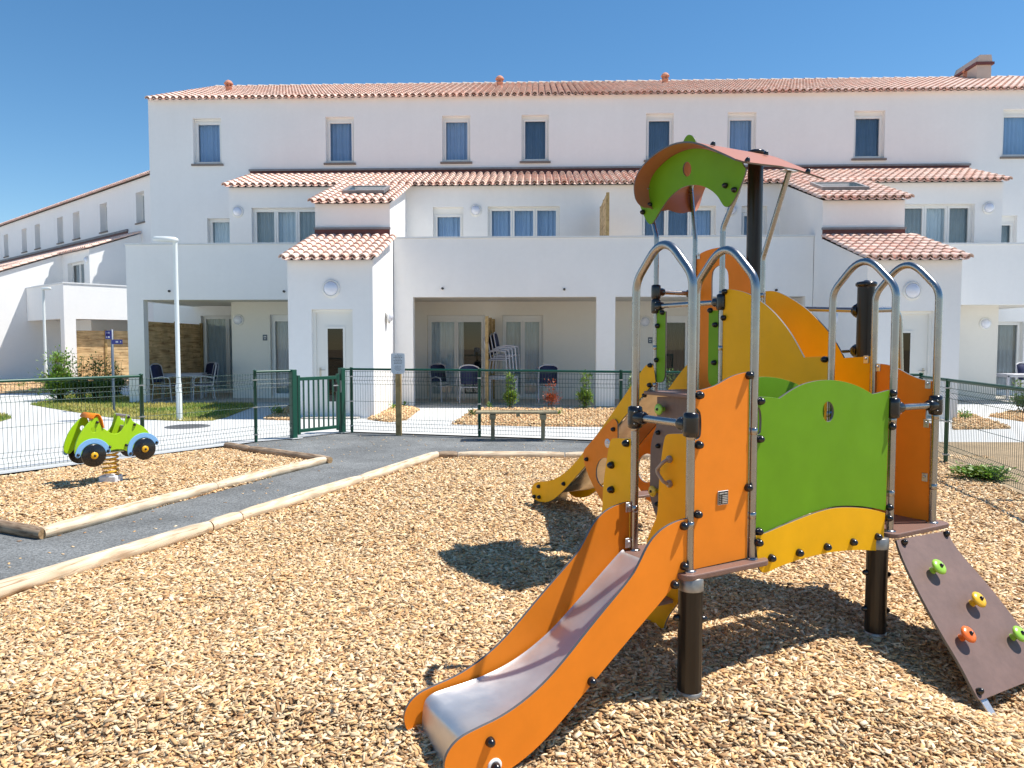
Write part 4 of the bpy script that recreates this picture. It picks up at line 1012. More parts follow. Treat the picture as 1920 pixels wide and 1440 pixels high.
# --- bridge between the two low towers
GP = on_v(-.004, [(1417, 744, 1), (1440, 744), (1462, 747, 1), (1485, 731), (1506, 720), (1530, 714), (1553, 712), (1576, 714), (1599, 720), (1618, 728), (1636, 739, 1), (1650, 736), (1668, 731, 1), (1661, 958, 1), (1640, 953), (1615, 949), (1571, 948), (1540, 955), (1506, 967), (1465, 984), (1428, 1001), (1415, 1003, 1), (1416, 816, 1), (1424, 815), (1427, 809), (1428, 785), (1426, 768), (1422, 763), (1416, 762, 1)])
GH = [(p[0], p[1]) for p in on_v(-.004, [(1553 + 10.5 * math.cos(a), 772 + 19 * math.sin(a)) for a in [2 * math.pi * k / 24 for k in range(24)]])]
for v in (-.004, SQ + .012):
    gp = vpanel('bridge_panel', v, GP, 'green', [GH], px=False)
    if v < 0: vb(gp, v, [(1424, 752), (1423, 823), (1421, 996), (1672, 737), (1670, 800), (1665, 951)])
YA = [(1417, 1004, 1), (1428, 1003), (1465, 987), (1506, 970), (1540, 958), (1571, 951), (1615, 952), (1640, 956), (1660, 962, 1), (1656, 1030), (1646, 1033), (1610, 1031), (1568, 1034), (1535, 1040), (1499, 1049), (1465, 1061), (1438, 1074), (1428, 1074), (1421, 1060)]
ya = vpanel('bridge_skirt', -.020, YA, 'yellow')
vb(ya, -.021, [(1421, 1017), (1445, 1046), (1497, 1036), (1549, 1025), (1598, 1016), (1644, 1006), (1664, 971)])
kk = MB(); n = 9
for i in range(n):
    u0 = SQ + .09 + (LB_ - SQ - .16) * i / n; w_ = (LB_ - SQ - .16) / n; z = ZA - .02 + .07 * math.sin(math.pi * (i + .5) / n)
    kk.bbox(U(u0 + w_ / 2, SQ / 2, z), (w_ - .012, SQ - .05, .024), (E1, E2, EZ), .003)
kk.build('bridge_deck', M['plate'], PS)

# --- second low tower: orange panel and climbing ramp
ob_ = upanel('side_panel', LB_ + SQ + .004, [(1640, 681, 1), (1660, 683), (1672, 686), (1686, 692), (1707, 704), (1728, 712), (1750, 715, 1), (1746, 760, 1), (1739, 762), (1735, 772), (1736, 790), (1745, 794, 1), (1741, 977, 1), (1634, 958, 1)], 'orange')
ub(ob_, LB_ + SQ + .001, [(1646, 689), (1740, 721), (1737, 794), (1734, 895)], TAB_ME)
RT = 1.17; rdir = (-E2 - EZ * RT).normalized(); rn = E1.cross(rdir).normalized(); rn = rn if rn.z > 0 else -rn
r0 = U(0, -.055, .552)
def on_r(pts):
    out = []
    for p in pts: q = on_plane(p[0], p[1], r0, rn) - r0; out.append((q.dot(E1), -q.dot(rdir)) + tuple(p[2:]))
    return out
rp = panel('climbing_ramp', smooth2(on_r([(1681, 1012, 1), (1775, 995, 1), (1794, 1030), (1855, 1098), (1920, 1183), (1968, 1246), (1972, 1258), (1960, 1265), (1850, 1309), (1838, 1314), (1832, 1308), (1800, 1245), (1760, 1180), (1708, 1082), (1688, 1036)]), 2), [], r0, E1, -rdir, rn, .016, MT('brown'), PS)
for x, y in ((1694, 1018), (1773, 1002), (1834.7, 1297), (1952, 1252)): bolt(rp, on_plane(x, y, r0, rn), rn, .9)
def hold(parent, p, n, m, s=1.):
    k = MB(); k.lathe([(.020 * s, 0), (.017 * s, .018 * s), (.024 * s, .030 * s), (.042 * s, .042 * s), (.046 * s, .050 * s), (.040 * s, .058 * s), (.024 * s, .064 * s), (.004, .066 * s)], p, n, 20)
    o = k.build('climbing_hold', m, parent); k = MB(); k.lathe([(.013 * s, .060 * s), (.013 * s, .070 * s), (.008 * s, .076 * s), (.001, .077 * s)], p, n, 12); 
    k.v = [v for v in k.v]; return o, k
def holds(parent, lst):
    for p, n, m in lst:
        o, k = hold(parent, p, n, m); bolt(parent, Vector(p) + Vector(n) * .058, n, .62)
for x, y, c in ((1748, 1070, 'h_green'), (1822, 1131, 'h_yellow'), (1802, 1196, 'h_orange'), (1898, 1195, 'h_green')): holds(rp, [(on_plane(x, y, r0, rn), rn, M[c])])
bl = on_plane(1845, 1316, r0 - rn * .02, rn)
kk = MB(); gq = on_z(1849, 1352, -.12)
kk.prism([(-.028, 0), (.028, 0), (.02, -.12), (-.02, -.12)], bl + rdir * -.03, E1, -rdir, rn * .006); kk.box(bl + rdir * .10 - EZ * .06, (.04, .008, .14), (E1, rn, E1.cross(rn))); kk.build('ramp_bracket', M['galv'], PS)
br_ = on_plane(1952, 1268, r0 - rn * .02, rn)
kk = MB(); kk.prism([(-.028, 0), (.028, 0), (.02, -.12), (-.02, -.12)], br_ + rdir * -.03, E1, -rdir, rn * .006); kk.box(br_ + rdir * .10 - EZ * .06, (.04, .008, .14), (E1, rn, E1.cross(rn))); kk.build('ramp_bracket', M['galv'], PS)

# --- high tower: posts, wall panels, canopy
def tubepost(pts, rad=.12):
    mb = MB(); mb.tube(arc_corner(pts, rad, 8), TR * .95, 14)
    for z in (.03, .33, .72): sleeve(mb, pts[0], pts[0].z + z)
    return mb.build('canopy_post', M['steel'], PS)
qA, qB, qD, qE = U(LB_, V1, ZC), U(LB_, V0, ZC), U(LB_ + SQ, V1, ZC), U(LB_ + SQ, V0, ZC)
tubepost([qA, U(LB_, V1, 2.50), U(LB_ + .02, V1 + .13, 2.80), U(LB_ + .02, V1 + .10, 2.90)])
tubepost([qD, U(LB_ + SQ, V1, 2.50), U(LB_ + SQ, V1 + .06, 2.93), U(LB_ + SQ, V1 + .04, 3.00)])
tubepost([qB, U(LB_, V0, 2.47), U(LB_ + .02, V0 - .12, 2.72), U(LB_ + .02, V0 - .14, 2.90)])
tubepost([qE, U(LB_ + SQ, V0, 2.28), U(LB_ + SQ - .02, V0 - .24, 2.86)])
bar(U(LB_, V1, 1.946), U(LB_, V0, 1.946)); bar(U(LB_, V1, 2.06), U(LB_ + SQ, V1, 2.06))
bb = upanel('back_panel', LB_ + SQ + .004, [(1303, 482, 1), (1318, 472), (1336, 466), (1355, 463), (1375, 466), (1393, 478), (1404, 497), (1408, 540, 1), (1408, 742, 1), (1303, 742, 1)], 'orange', [[(1334, 562, 1), (1334, 515), (1338, 503), (1350, 496), (1362, 503), (1366, 515), (1366, 562, 1)]])
ub(bb, LB_ + SQ, [(1310, 480), (1308, 546), (1308, 578), (1308, 660)], TAB_ME)
g1 = upanel('grip_panel', LB_ - .004, [(1231, 582, 1), (1248, 584, 1), (1247, 700), (1245, 713), (1238, 718), (1231, 717, 1)], 'green'); ub(g1, LB_ - .006, [(1243, 586), (1234, 611), (1232, 675)])
g2 = upanel('grip_panel', LB_ - .004, [(1329, 582, 1), (1347, 582, 1), (1346, 725, 1), (1334, 724), (1328, 716), (1327, 700)], 'green'); ub(g2, LB_ - .006, [(1333, 582), (1342, 609), (1340, 680)])
# climbing wall below the high platform
cw = upanel('climbing_wall', LB_ - .012, [(1232, 744, 1), (1232, 773), (1231, 800), (1225, 813), (1221, 827), (1219, 853), (1218, 928), (1222, 945), (1228, 963), (1236, 976), (1260, 984), (1300, 990), (1345, 985), (1352, 960), (1350, 742, 1)], 'brown')
ub(cw, LB_ - .014, [(1235, 811), (1235, 836), (1233, 945)])
for x, y, c in ((1244, 767, 'h_green'), (1232, 920, 'h_yellow'), (1300, 822, 'h_green'), (1318, 900, 'h_orange')): holds(cw, [(on_plane(x, y, U(LB_ - .013, 0, 0), E1), -E1, M[c])])
# second slide, running away from the camera
S2 = on_u(1.50, [(1226, 686), (1220, 681), (1213, 683), (1205, 691), (1150, 772), (1100, 841), (1070, 877), (1052, 892), (1032, 902), (1005, 903), (997, 912), (997, 930), (1008, 941), (1030, 942), (1050, 927), (1072, 903), (1100, 871), (1150, 806), (1205, 741), (1229, 716, 1)])
for u in (1.50, LB_ + SQ + .014):
    s2 = upanel('slide_side', u, S2, 'yellow', px=False, th=.016)
    if u < 1.6: ub(s2, u - .001, [(1220, 685), (1219, 722), (1210, 741), (1058, 907), (1011, 912), (1003, 931), (1012, 932)])
ch2 = chute([(2.09, 1.27, 1), (2.12, 1.255), (2.56, .885), (2.96, .53), (3.25, .29), (3.45, .19), (3.7, .15), (3.85, .14), (3.91, .10), (3.915, .0)], E2, E1, PO, 1.515, LB_ + SQ, m='chute_reflect')
SU = on_u(1.485, [(1152, 785), (1157, 791), (1158, 803), (1158, 945, 1), (1148, 952), (1137, 951), (1130, 943), (1113, 913), (1101, 887), (1095, 867), (1093, 853), (1095, 843), (1105, 832), (1130, 803), (1145, 787)])
SUH = [(p[0], p[1]) for p in on_u(1.485, [(1134 + 17 * math.cos(a), 886 + 28 * math.sin(a)) for a in [2 * math.pi * k / 24 for k in range(24)]])]
for u in (1.485, LB_ + SQ + .03):
    su = upanel('slide_support', u, SU, 'orange', [SUH], px=False)
    if u < 1.6:
        ub(su, u - .001, [(1151, 805), (1101, 861)])
        q = on_plane(1139, 831, U(u - .0015, 0, 0), E1); kk = MB(); kk.lathe([(.040, 0), (.040, .001), (.001, .0012)], q, -E1, 26); kk.box(q - E1 * .0016 + EZ * .0, (.0006, .05, .004), (E1, E2, EZ), 1); kk.box(q - E1 * .0016 + EZ * .012, (.0006, .02, .006), (E1, E2, EZ), 2); kk.build('sticker', [M['white'], M['greyplastic'], M['h_orange']], su)
kk = MB(); kk.bbox(U(LB_ + SQ / 2 - .01, 2.47, .33), (SQ + .01, .16, .022), (E1, E2, EZ), .003); kk.build('step', M['plate'], PS)
# curved side boards of the climb between second and high tower
y1 = upanel('climb_side', LB_ - .004, [(1356, 543, 1), (1371, 542), (1390, 546), (1404, 551), (1421, 561), (1440, 575), (1460, 595), (1480, 621), (1494, 645), (1507, 670, 1), (1554, 668, 1), (1551, 985, 1), (1450, 905), (1353, 805, 1)], 'yellow')
ub(y1, LB_ - .006, [(1360, 547), (1358, 596), (1547, 674)])
y2 = upanel('climb_side', LB_ + SQ + .004, [(1435, 546, 1), (1448, 545), (1463, 549), (1486, 561), (1512, 579), (1530, 596), (1552, 620), (1567, 641), (1582, 671, 1), (1632, 668, 1), (1628, 940, 1), (1540, 900), (1437, 800, 1)], 'yellow')
ub(y2, LB_ + SQ, [(1624, 674)], TAB_ME); ub(y2, LB_ + SQ, [(1431, 553)], TAB_ME)
kk = MB()
for i in range(7):
    t = (i + .5) / 7; kk.bbox(U(LB_ + SQ / 2, SQ + .07 + (V0 - SQ - .12) * t, ZA - .03 + (ZC - ZA) * t), (SQ - .04, .10, .024), (E1, E2, EZ), .003)
kk.build('climb_steps', M['plate'], PS)
# outer rail of the fourth post: two rails and a down pole
kk = MB(); kk.tube([U(LB_ + SQ + .03, 1.02, 1.895), U(2.03, .546, 1.868)], .017, 12)
kk.tube(arc_corner([U(2.03, .546, 1.868), U(2.38, .54, 1.885), U(2.42, .52, .95), U(1.95, .30, .90)], .10, 8), .019, 12); rl = kk.build('rail', M['steel'], PS)
kk = MB(); kk.lathe([(.046, .04), (.050, .06), (.040, .08), (.022, .10)], U(2.03, .546, 1.868), E2, 12); kk.lathe([(.040, .04), (.040, .066), (.022, .085)], U(2.03, .546, 1.872), E1, 12); kk.build('post_clamp', M['black'], rl)
kk = MB(); kk.lathe([(.046, .04), (.046, .07), (.022, .10)], U(2.03, .546, 1.60), E2, 12); kk.tube([U(2.03, .62, 1.60), U(1.98, .84, 1.585)], .010, 8); kk.build('stay', M['black'], rl)
for x, y in ((1520, 575), (1572, 577)):
    pass
# canopy
g = upanel('canopy_gable', 1.50, [(1195, 373), (1201, 353), (1212, 340), (1232, 317), (1253, 297), (1274, 285), (1299, 277.5), (1324, 279.5), (1343, 286), (1368, 294), (1391, 300, 1), (1392, 308), (1398, 316, 1), (1398, 323), (1387, 352), (1375, 377), (1366, 388), (1358, 388), (1353, 381), (1345, 367), (1332, 355.5), (1316, 348), (1299, 346), (1280, 350), (1264, 361), (1249, 377), (1237, 396), (1226, 415), (1220, 421), (1215, 419), (1209, 409), (1203, 394)], 'green', [[(1288 + 8 * math.cos(a), 317 + 14 * math.sin(a)) for a in [2 * math.pi * k_ / 20 for k_ in range(20)]]])
ub(g, 1.498, [(1220, 384), (1206.5, 398), (1361, 348), (1378, 356)])
PR = smooth2([(2.060, 2.70), (2.105, 2.77), (2.133, 2.86), (2.125, 2.94), (2.07, 3.01), (1.95, 3.075), (1.80, 3.115), (1.66, 3.125), (1.514, 3.105), (1.38, 3.055), (1.249, 2.985), (1.10, 2.905), (.93, 2.805)], 2, closed=False)
mb = MB(); NU = 40; uu0, uu1 = 1.352, 2.09; top = []; n = 44
seg_ = [0]
for i in range(1, len(PR)): seg_.append(seg_[-1] + (PR[i] - PR[i - 1]).length)
def along_pr(d):
    d = max(0, min(seg_[-1], d))
    for i in range(1, len(PR)):
        if d <= seg_[i]: f = (d - seg_[i - 1]) / max(1e-6, seg_[i] - seg_[i - 1]); return PR[i - 1].lerp(PR[i], f)
    return PR[-1]
def corner(x, r_): return 0 if x >= r_ else r_ - math.sqrt(max(0, r_ * r_ - (r_ - x) ** 2))
PRS = []
for j in range(NU + 1):
    t = (1 - math.cos(math.pi * j / NU)) / 2; u = uu0 + (uu1 - uu0) * t; w_ = uu1 - uu0
    st = corner(t * w_, .10) + corner((1 - t) * w_, .26) + .022 * (1 - abs(math.cos(t * math.pi * 3.5))) + .02; en = seg_[-1] - float(np.interp(t, [0, .08, .3, .6, .8, .9, .97, 1], [.15, .11, .13, .165, .15, .09, .02, .0]))
    row = [along_pr(st + (en - st) * i / (n - 1)) for i in range(n)]; PRS.append(row)
    top += [U(u, q[0], q[1]) for q in row]
th = []
for j in range(NU + 1):
    for i in range(n):
        q = PRS[j][i]; th.append(top[j * n + i] + (E2 * (1.62 - q[0]) + EZ * (2.2 - q[1])).normalized() * .012)
N_ = len(top)
fs = [(j * n + i, j * n + i + 1, (j + 1) * n + i + 1, (j + 1) * n + i) for j in range(NU) for i in range(n - 1)]
mb.add(top + th, fs + [tuple(N_ + k for k in f[::-1]) for f in fs], 0, True)
rim = [(j * n, (j + 1) * n, N_ + (j + 1) * n, N_ + j * n) for j in range(NU)] + [(j * n + n - 1, N_ + j * n + n - 1, N_ + (j + 1) * n + n - 1, (j + 1) * n + n - 1) for j in range(NU)]
rim += [(i, N_ + i, N_ + i + 1, i + 1) for i in range(n - 1)] + [(NU * n + i, NU * n + i + 1, N_ + NU * n + i + 1, N_ + NU * n + i) for i in range(n - 1)]
mb.add(top + th, rim, 1); can = mb.build('canopy_roof', [M['roofpan'], M['edge']], PS)
for u, v, z in ((1.42, 1.34, 3.04), (1.95, 1.34, 3.04), (1.42, 1.02, 2.862), (1.98, .99, 2.845)): bolt(can, U(u, v, z), EZ + E2 * -.4, .9)
for u, v, z in ((LB_ + .02, V1 + .10, 2.885), (LB_ + SQ, V1 + .045, 2.985), (LB_ + SQ - .02, V0 - .24, 2.865)):
    kk = MB(); kk.bbox(U(u, v, z), (.12, .07, .006), (E1, E2, EZ), .002); kk.build('canopy_bracket', M['galv'], can)
fin = upanel('canopy_fin', 1.74, [(1279, 275, 1), (1281, 264), (1287, 254), (1293, 252), (1299, 255), (1304, 263), (1307, 275, 1)], 'green')
# ================================================================== fences and gate
def v3(p, z=0): return Vector((p[0], p[1], z))
def mesh_panel(parent, a, b_, h=1.16, fold=.035):
    a, b_ = v3(a), v3(b_); d = (b_ - a); L_ = d.length; d.normalize(); nrm = Vector((d.y, -d.x, 0)); mb = MB()
    prof = [(.045, 0), (.12, 0), (.19, fold), (.26, 0), (.90, 0), (.97, fold), (1.04, 0), (1.145, 0)]
    def bar4(pts, r):
        t = (pts[-1] - pts[0]).normalized(); s1 = nrm * r; s2 = t.cross(nrm).normalized() * r; vs = []
        for p in pts: vs += [p + s1, p + s2, p - s1, p - s2]
        mb.add(vs, [(4 * i + k, 4 * i + (k + 1) % 4, 4 * i + 4 + (k + 1) % 4, 4 * i + 4 + k) for i in range(len(pts) - 1) for k in range(4)])
    n = max(2, int((L_ - .06) / .05))
    for i in range(n + 1):
        c = a + d * (.03 + (L_ - .06) * i / n); bar4([c + nrm * o + EZ * z for z, o in prof], .0028)
    for z, o in ((.05, 0), (.12, 0), (.19, fold), (.26, 0), (.58, 0), (.90, 0), (.97, fold), (1.04, 0), (1.13, 0)):
        bar4([a + d * .01 + nrm * (o + .004) + EZ * z, b_ - d * .01 + nrm * (o + .004) + EZ * z], .0034)
    return mb.build('mesh_panel', M['wire'], parent)
def fence_post(parent, p, h=1.2, r=.026):
    mb = MB(); mb.lathe([(r, -.1), (r, h - .01), (r + .004, h - .01), (r + .004, h + .004), (.004, h + .012)], v3(p), EZ, 14); o = mb.build('post', M['fgreen'], parent)
    k = MB()
    for z in (.12, .58, 1.04): k.box(v3(p, z), (r * 2.5, r * 2.5, .018))
    k.build('clip', M['galv'], o); return o
def top_rail(parent, a, b_, z=1.175):
    d = (v3(b_) - v3(a)).normalized(); mb = MB(); mb.tube([v3(a, z), v3(b_, z)], .021, 10); return mb.build('top_rail', M['fgreen'], parent)

f1 = thing('mesh_fence', v3(FA), 'green mesh fence between the spring rocker and the white paving on the left', 'fence')
PA_ = FA + fl * ((on_z(269, 855).xy - FA).length); PB_ = PA_ + fl * 2.5; PC_ = PB_ + fl * 2.5; PD_ = PC_ + fl * 2.5
for p in (FA, PA_, PB_, PC_, PD_): fence_post(f1, p)
for a, b_ in ((FA, PA_), (PA_, PB_), (PB_, PC_), (PC_, PD_)): mesh_panel(f1, a, b_)
top_rail(f1, PA_, PB_); top_rail(f1, PB_, PC_); top_rail(f1, PC_, PD_)
mesh_panel(f1, FA, GATE_L); top_rail(f1, FA, GATE_L)
f2 = thing('mesh_fence', v3(FC), 'green wire mesh fence with top rail running behind the bench and wooden notice post', 'fence')
dd = (FD - FC).normalized(); ps = [FC + dd * 2.5 * i for i in range(4)] + [FD]
for p in ps: fence_post(f2, p)
for a, b_ in zip(ps[:-1], ps[1:]): mesh_panel(f2, a, b_); top_rail(f2, a, b_)
mesh_panel(f2, GATE_R, FC); top_rail(f2, GATE_R, FC)
f3 = thing('mesh_fence', v3(FD), 'green mesh fence running towards the viewer at the right edge of the photo', 'fence')
p0 = FD + fr * ((v3(FD) - v3(on_z(1772, 868).xy)).length); ps = [p0, p0 + fr * 2.5, p0 + fr * 5.0, p0 + fr * 7.5]
for p in ps: fence_post(f3, p, 1.16)
for a, b_ in zip([FD] + ps[:-1], ps): mesh_panel(f3, a, b_, fold=-.035); top_rail(f3, a, b_, 1.15)

gt = thing('metal_gate', v3(GATE_L), 'dark green metal gate with vertical bars in front of the white entrance door', 'gate')
gd = (v3(GATE_R) - v3(GATE_L)).normalized(); gn = Vector((gd.y, -gd.x, 0)); ax = (gd, gn, EZ); GLn = (v3(GATE_R) - v3(GATE_L)).length
for q in (GATE_L, GATE_R):
    k = MB(); k.bbox(v3(q, .575), (.10, .10, 1.25), ax, .008); o = k.build('gate_post', M['fgreen'], gt)
    k = MB(); k.bbox(v3(q, .006), (.22, .22, .012), ax, .002); k.build('base_plate', M['galv'], o)
k = MB(); x0, x1 = .11, GLn - .10; z0, z1 = .09, 1.06
k.bbox(v3(GATE_L) + gd * x0 + EZ * (z0 + z1) / 2, (.055, .045, z1 - z0 + .07), ax, .005); k.bbox(v3(GATE_L) + gd * x1 + EZ * (z0 + z1) / 2, (.055, .045, z1 - z0 + .07), ax, .005)
for z in (z0 + .03, z1 - .03): k.bbox(v3(GATE_L) + gd * (x0 + x1) / 2 + EZ * z, (x1 - x0 - .056, .04, .06), ax, .004)
k.build('gate_frame', M['fgreen'], gt)
for i in range(7):
    k = MB(); k.bbox(v3(GATE_L) + gd * (x0 + (x1 - x0) * (i + 1) / 8) + EZ * (z0 + z1) / 2, (.026, .026, z1 - z0 - .10), ax, .003); k.build('gate_bar', M['fgreen'], gt)
k = MB(); k.bbox(v3(GATE_L) + gd * (x1 - .055) + EZ * .86 + gn * .01, (.05, .06, .17), ax, .005); lo = k.build('lock', M['black'], gt)
k = MB(); k.tube([v3(GATE_L) + gd * (x1 - .05) + EZ * .885 + gn * .03, v3(GATE_L) + gd * (x1 - .05) + EZ * .885 + gn * .075, v3(GATE_L) + gd * (x1 - .15) + EZ * .885 + gn * .075], .010, 8); k.build('handle', M['galv'], lo)
k = MB(); k.box(v3(GATE_R) - gd * .052 + EZ * .86 + gn * .03, (.006, .03, .22), ax); k.build('strike_plate', M['galv'], gt)

# ================================================================== log edging
def log(a, b_, r, label, m='log', sink=.30):
    a, b_ = Vector(a), Vector(b_); d = b_ - a; L_ = d.length; seg, ns = 16, max(5, int(L_ / .18)); mb = MB(); vs = []; ph = random.random() * 9
    for i in range(ns + 1):
        x = L_ * i / ns; e = .012 if i in (0, ns) else 0
        for k in range(seg):
            t = 2 * math.pi * k / seg; rr = r * (1 + .05 * mnoise.noise(Vector((x * 1.2 + ph, math.cos(t), math.sin(t)))) + .025 * mnoise.noise(Vector((x * 6 + ph, 3 * math.cos(t), 3 * math.sin(t))))) - e
            vs.append(Vector((x, rr * math.cos(t), rr * math.sin(t))))
    mb.add(vs, [(i * seg + k, i * seg + (k + 1) % seg, (i + 1) * seg + (k + 1) % seg, (i + 1) * seg + k) for i in range(ns) for k in range(seg)], 0, True)
    mb.add(vs[:seg], [tuple(range(seg))], 1); mb.add(vs[-seg:], [tuple(range(seg))], 1)
    o = mb.build('edging_log', [M[m], M['logend']]); z = gz(a.x, a.y) if a.y < 6 else 0
    o.location = (a.x, a.y, r * (1 - sink) - .01); o.rotation_euler = (0, 0, math.atan2(d.y, d.x)); ORG[o.name] = o.location.copy()
    return tag(o, label, 'log', 'round logs edging the play areas')
def gp2(x, y): return on_z(x, y).xy
jr = [LN0, LN[1], gp2(447, 977), gp2(674, 905), LN[2]]
log(jr[0], jr[1], .066, 'long pale log right of the gravel path, running out of frame at lower left')
log(jr[1] + .012 * (jr[2] - jr[1]).normalized(), jr[2], .064, 'short stub of log, the second one along the right side of the gravel path')
log(jr[2] + .012 * (jr[3] - jr[2]).normalized(), jr[3], .064, 'tan log midway along the right side of the gravel path')
log(jr[3] + .012 * (jr[4] - jr[3]).normalized(), jr[4], .062, 'pale log reaching the far corner where the gravel path widens')
log(LN[2] + dR * .02, gp2(858, 857), .058, 'very short grey log end at the far corner of the main chip area', 'log_dark')
log(gp2(860, 857), LR, .058, 'log edging the far side of the chips behind the slide, in front of the bench')
log(LR + dR * .015, LR + dR * 1.9, .058, 'log of the far edging passing behind the lower end of the yellow slide')
log(LR + dR * 1.915, LR + dR * 4.2, .058, 'far edging log behind the steel arches, mostly hidden by the play structure')
jl = [LK[0], LK[1], LK[2]]
log(jl[0], jl[1], .062, 'long whitish log on the left of the gravel path in front of the spring rocker')
log(jl[1] + .012 * (jl[2] - jl[1]).normalized(), jl[2] - .05 * (jl[2] - jl[1]).normalized(), .060, 'tan log on the left of the gravel path meeting the corner log')
m_ = gp2(469, 846)
log(LB, m_, .056, 'short dark weathered log nearest the green fence post', 'log_dark')
log(m_ + .012 * (LK[2] - m_).normalized(), LK[2] + .08 * (LK[2] - m_).normalized(), .058, 'grey brown weathered log at the back of the rocker area with its cut end showing', 'log_dark')
log(LK[0] - dk * .03, LKE, .058, 'dark weathered log with cut end at the left edge of the photo beside the path', 'log_dark')

# ================================================================== spring rocker
RK = on_z(208, 903); RW = Vector((.64, .77, 0)).normalized(); RM = Vector((RW.y, -RW.x, 0))
rk = thing('spring_rocker', RK, 'lime green spring rocker shaped like a car with black wheels and blue mudguards', 'spring rocker')
def on_side(off, pts):
    o = RK + RM * off; out = []
    for p in pts:
        q = on_plane(60 + p[0] * .14583, 740 + p[1] * .14583, o, RM) - RK; out.append((q.dot(RW), q.z) + tuple(p[2:]))
    return out
HW = .17
SIDE = on_side(HW, [(548, 770), (552, 680), (575, 600), (610, 520), (660, 440), (720, 370), (780, 315), (845, 280, 1), (868, 365), (895, 415), (930, 440), (960, 458, 1), (1000, 487), (1055, 507), (1110, 500), (1155, 462), (1188, 395), (1200, 330), (1208, 280), (1225, 258), (1250, 258), (1272, 280), (1285, 325), (1310, 352), (1370, 378), (1430, 410), (1480, 455), (1510, 500, 1), (1490, 640), (1300, 700), (1240, 735), (1185, 708), (1110, 700), (1030, 712), (965, 742), (930, 745, 1), (760, 640), (640, 790), (600, 800)])
HO = [on_side(HW, [(792 + 31 * math.cos(a), 455 + 34 * math.sin(a)) for a in [2 * math.pi * k / 20 for k in range(20)]])]
mt_l = [M['lime'], M['lime']]
for off in (HW, -HW):
    panel('side_panel', smooth2(SIDE, 2), [[(p[0], p[1]) for p in HO[0]]], RK + RM * off, RW, EZ, RM if off > 0 else -RM, .022, mt_l, rk, .004)
wf = on_side(HW, [(785, 780)])[0]; wrr = on_side(HW, [(1435, 695)])[0]; RR = .132
for sx in (1, -1):
    for (s_, z_), nm in ((wf, 'f'), (wrr, 'r')):
        c = RK + RW * s_ + EZ * z_ + RM * sx * (HW + .014)
        k = MB(); k.lathe([(RR - .008, 0), (RR, .006), (RR, .018), (RR - .008, .024), (.02, .025)], c, RM * sx, 40); wo = k.build('wheel', M['black'], rk)
        k = MB(); k.lathe([(.040, .02), (.040, .034), (.034, .040), (.014, .042)], c, RM * sx, 20); k.build('hub', M['springy'], wo); bolt(wo, c + RM * sx * .040, RM * sx, .7)
        # mudguard arc
        a0, a1 = (8, 178) if nm == 'f' else (18, 200); pts = []
        cen = (s_, z_); ro, ri = RR + .062, RR + .004
        for kx in range(19): a = R(a0 + (a1 - a0) * kx / 18); pts.append((cen[0] + ro * math.cos(a), cen[1] + ro * math.sin(a) * 1.0))
        am = R(a1); pts += [(cen[0] + (ri + ro) / 2 * math.cos(am) - .022 * math.sin(-am) * 0, cen[1] + (ri + ro) / 2 * math.sin(am) - .025)]
        for kx in range(18, -1, -1): a = R(a0 + (a1 - a0) * kx / 18); pts.append((cen[0] + ri * math.cos(a), cen[1] + ri * math.sin(a)))
        am = R(a0); pts += [(cen[0] + (ri + ro) / 2 * math.cos(am) + .006, cen[1] + (ri + ro) / 2 * math.sin(am) - .028)]
        mg = panel('mudguard', smooth2(pts, 1), [], RK + RM * sx * (HW + .014), RW, EZ, RM * sx, .014, [M['skyblue'], M['skyblue']], rk, .003)
        for a in (a0 + 4, a1 - 6): bolt(mg, RK + RM * sx * (HW + .014) + RW * (cen[0] + (ri + ro) / 2 * math.cos(R(a))) + EZ * (cen[1] + (ri + ro) / 2 * math.sin(R(a))), RM * sx, .85)
for x, y in ((838, 355), (998, 672), (1210, 648), (1318, 385), (1242, 290)):
    s_, z_ = on_side(HW, [(x, y)])[0]
    for sx in (1, -1): bolt(rk, RK + RM * sx * (HW + .001) + RW * s_ + EZ * z_, RM * sx, .85)
# orange front hood (curved), seat, back board, handle bar
hp = smooth2(on_side(HW, [(770, 305), (795, 262), (830, 243), (862, 250), (890, 290), (912, 350), (926, 425)]), 2, closed=False)
k = MB(); vs = []
for s_, z_ in hp:
    for t in (-HW - .02, HW + .012): vs.append(RK + RW * s_ + EZ * z_ + RM * t)
n = len(hp); vs2 = []
for i in range(n):
    a, c = hp[max(0, i - 1)], hp[min(n - 1, i + 1)]; d = Vector((c[0] - a[0], c[1] - a[1])).normalized(); off = RW * d.y * .014 - EZ * d.x * .014
    vs2 += [vs[2 * i] + off, vs[2 * i + 1] + off]
k.add(vs + vs2, [(2 * i, 2 * i + 1, 2 * i + 3, 2 * i + 2) for i in range(n - 1)] + [(2 * n + 2 * i, 2 * n + 2 * i + 2, 2 * n + 2 * i + 3, 2 * n + 2 * i + 1) for i in range(n - 1)] + [(2 * i + e, 2 * i + 2 + e, 2 * n + 2 * i + 2 + e, 2 * n + 2 * i + e) for i in range(n - 1) for e in (0, 1)] + [(0, 1, 2 * n + 1, 2 * n), (2 * n - 2, 2 * n - 1, 4 * n - 1, 4 * n - 2)], 0, True)
k.build('hood', M['orange'], rk)
s1, z1 = on_side(HW, [(1238, 275)])[0]
k = MB(); k.tube([RK + RW * s1 + EZ * z1 - RM * (HW + .01), RK + RW * s1 + EZ * z1 + RM * (HW + .01)], .017, 12); k.build('handle_bar', M['greyplastic'], rk)
s1, z1 = on_side(HW, [(1080, 610)])[0]
k = MB(); k.bbox(RK + RW * s1 + EZ * z1, (.26, HW * 2 - .024, .02), (RW, RM, EZ), .005); k.build('seat', M['brown'], rk)
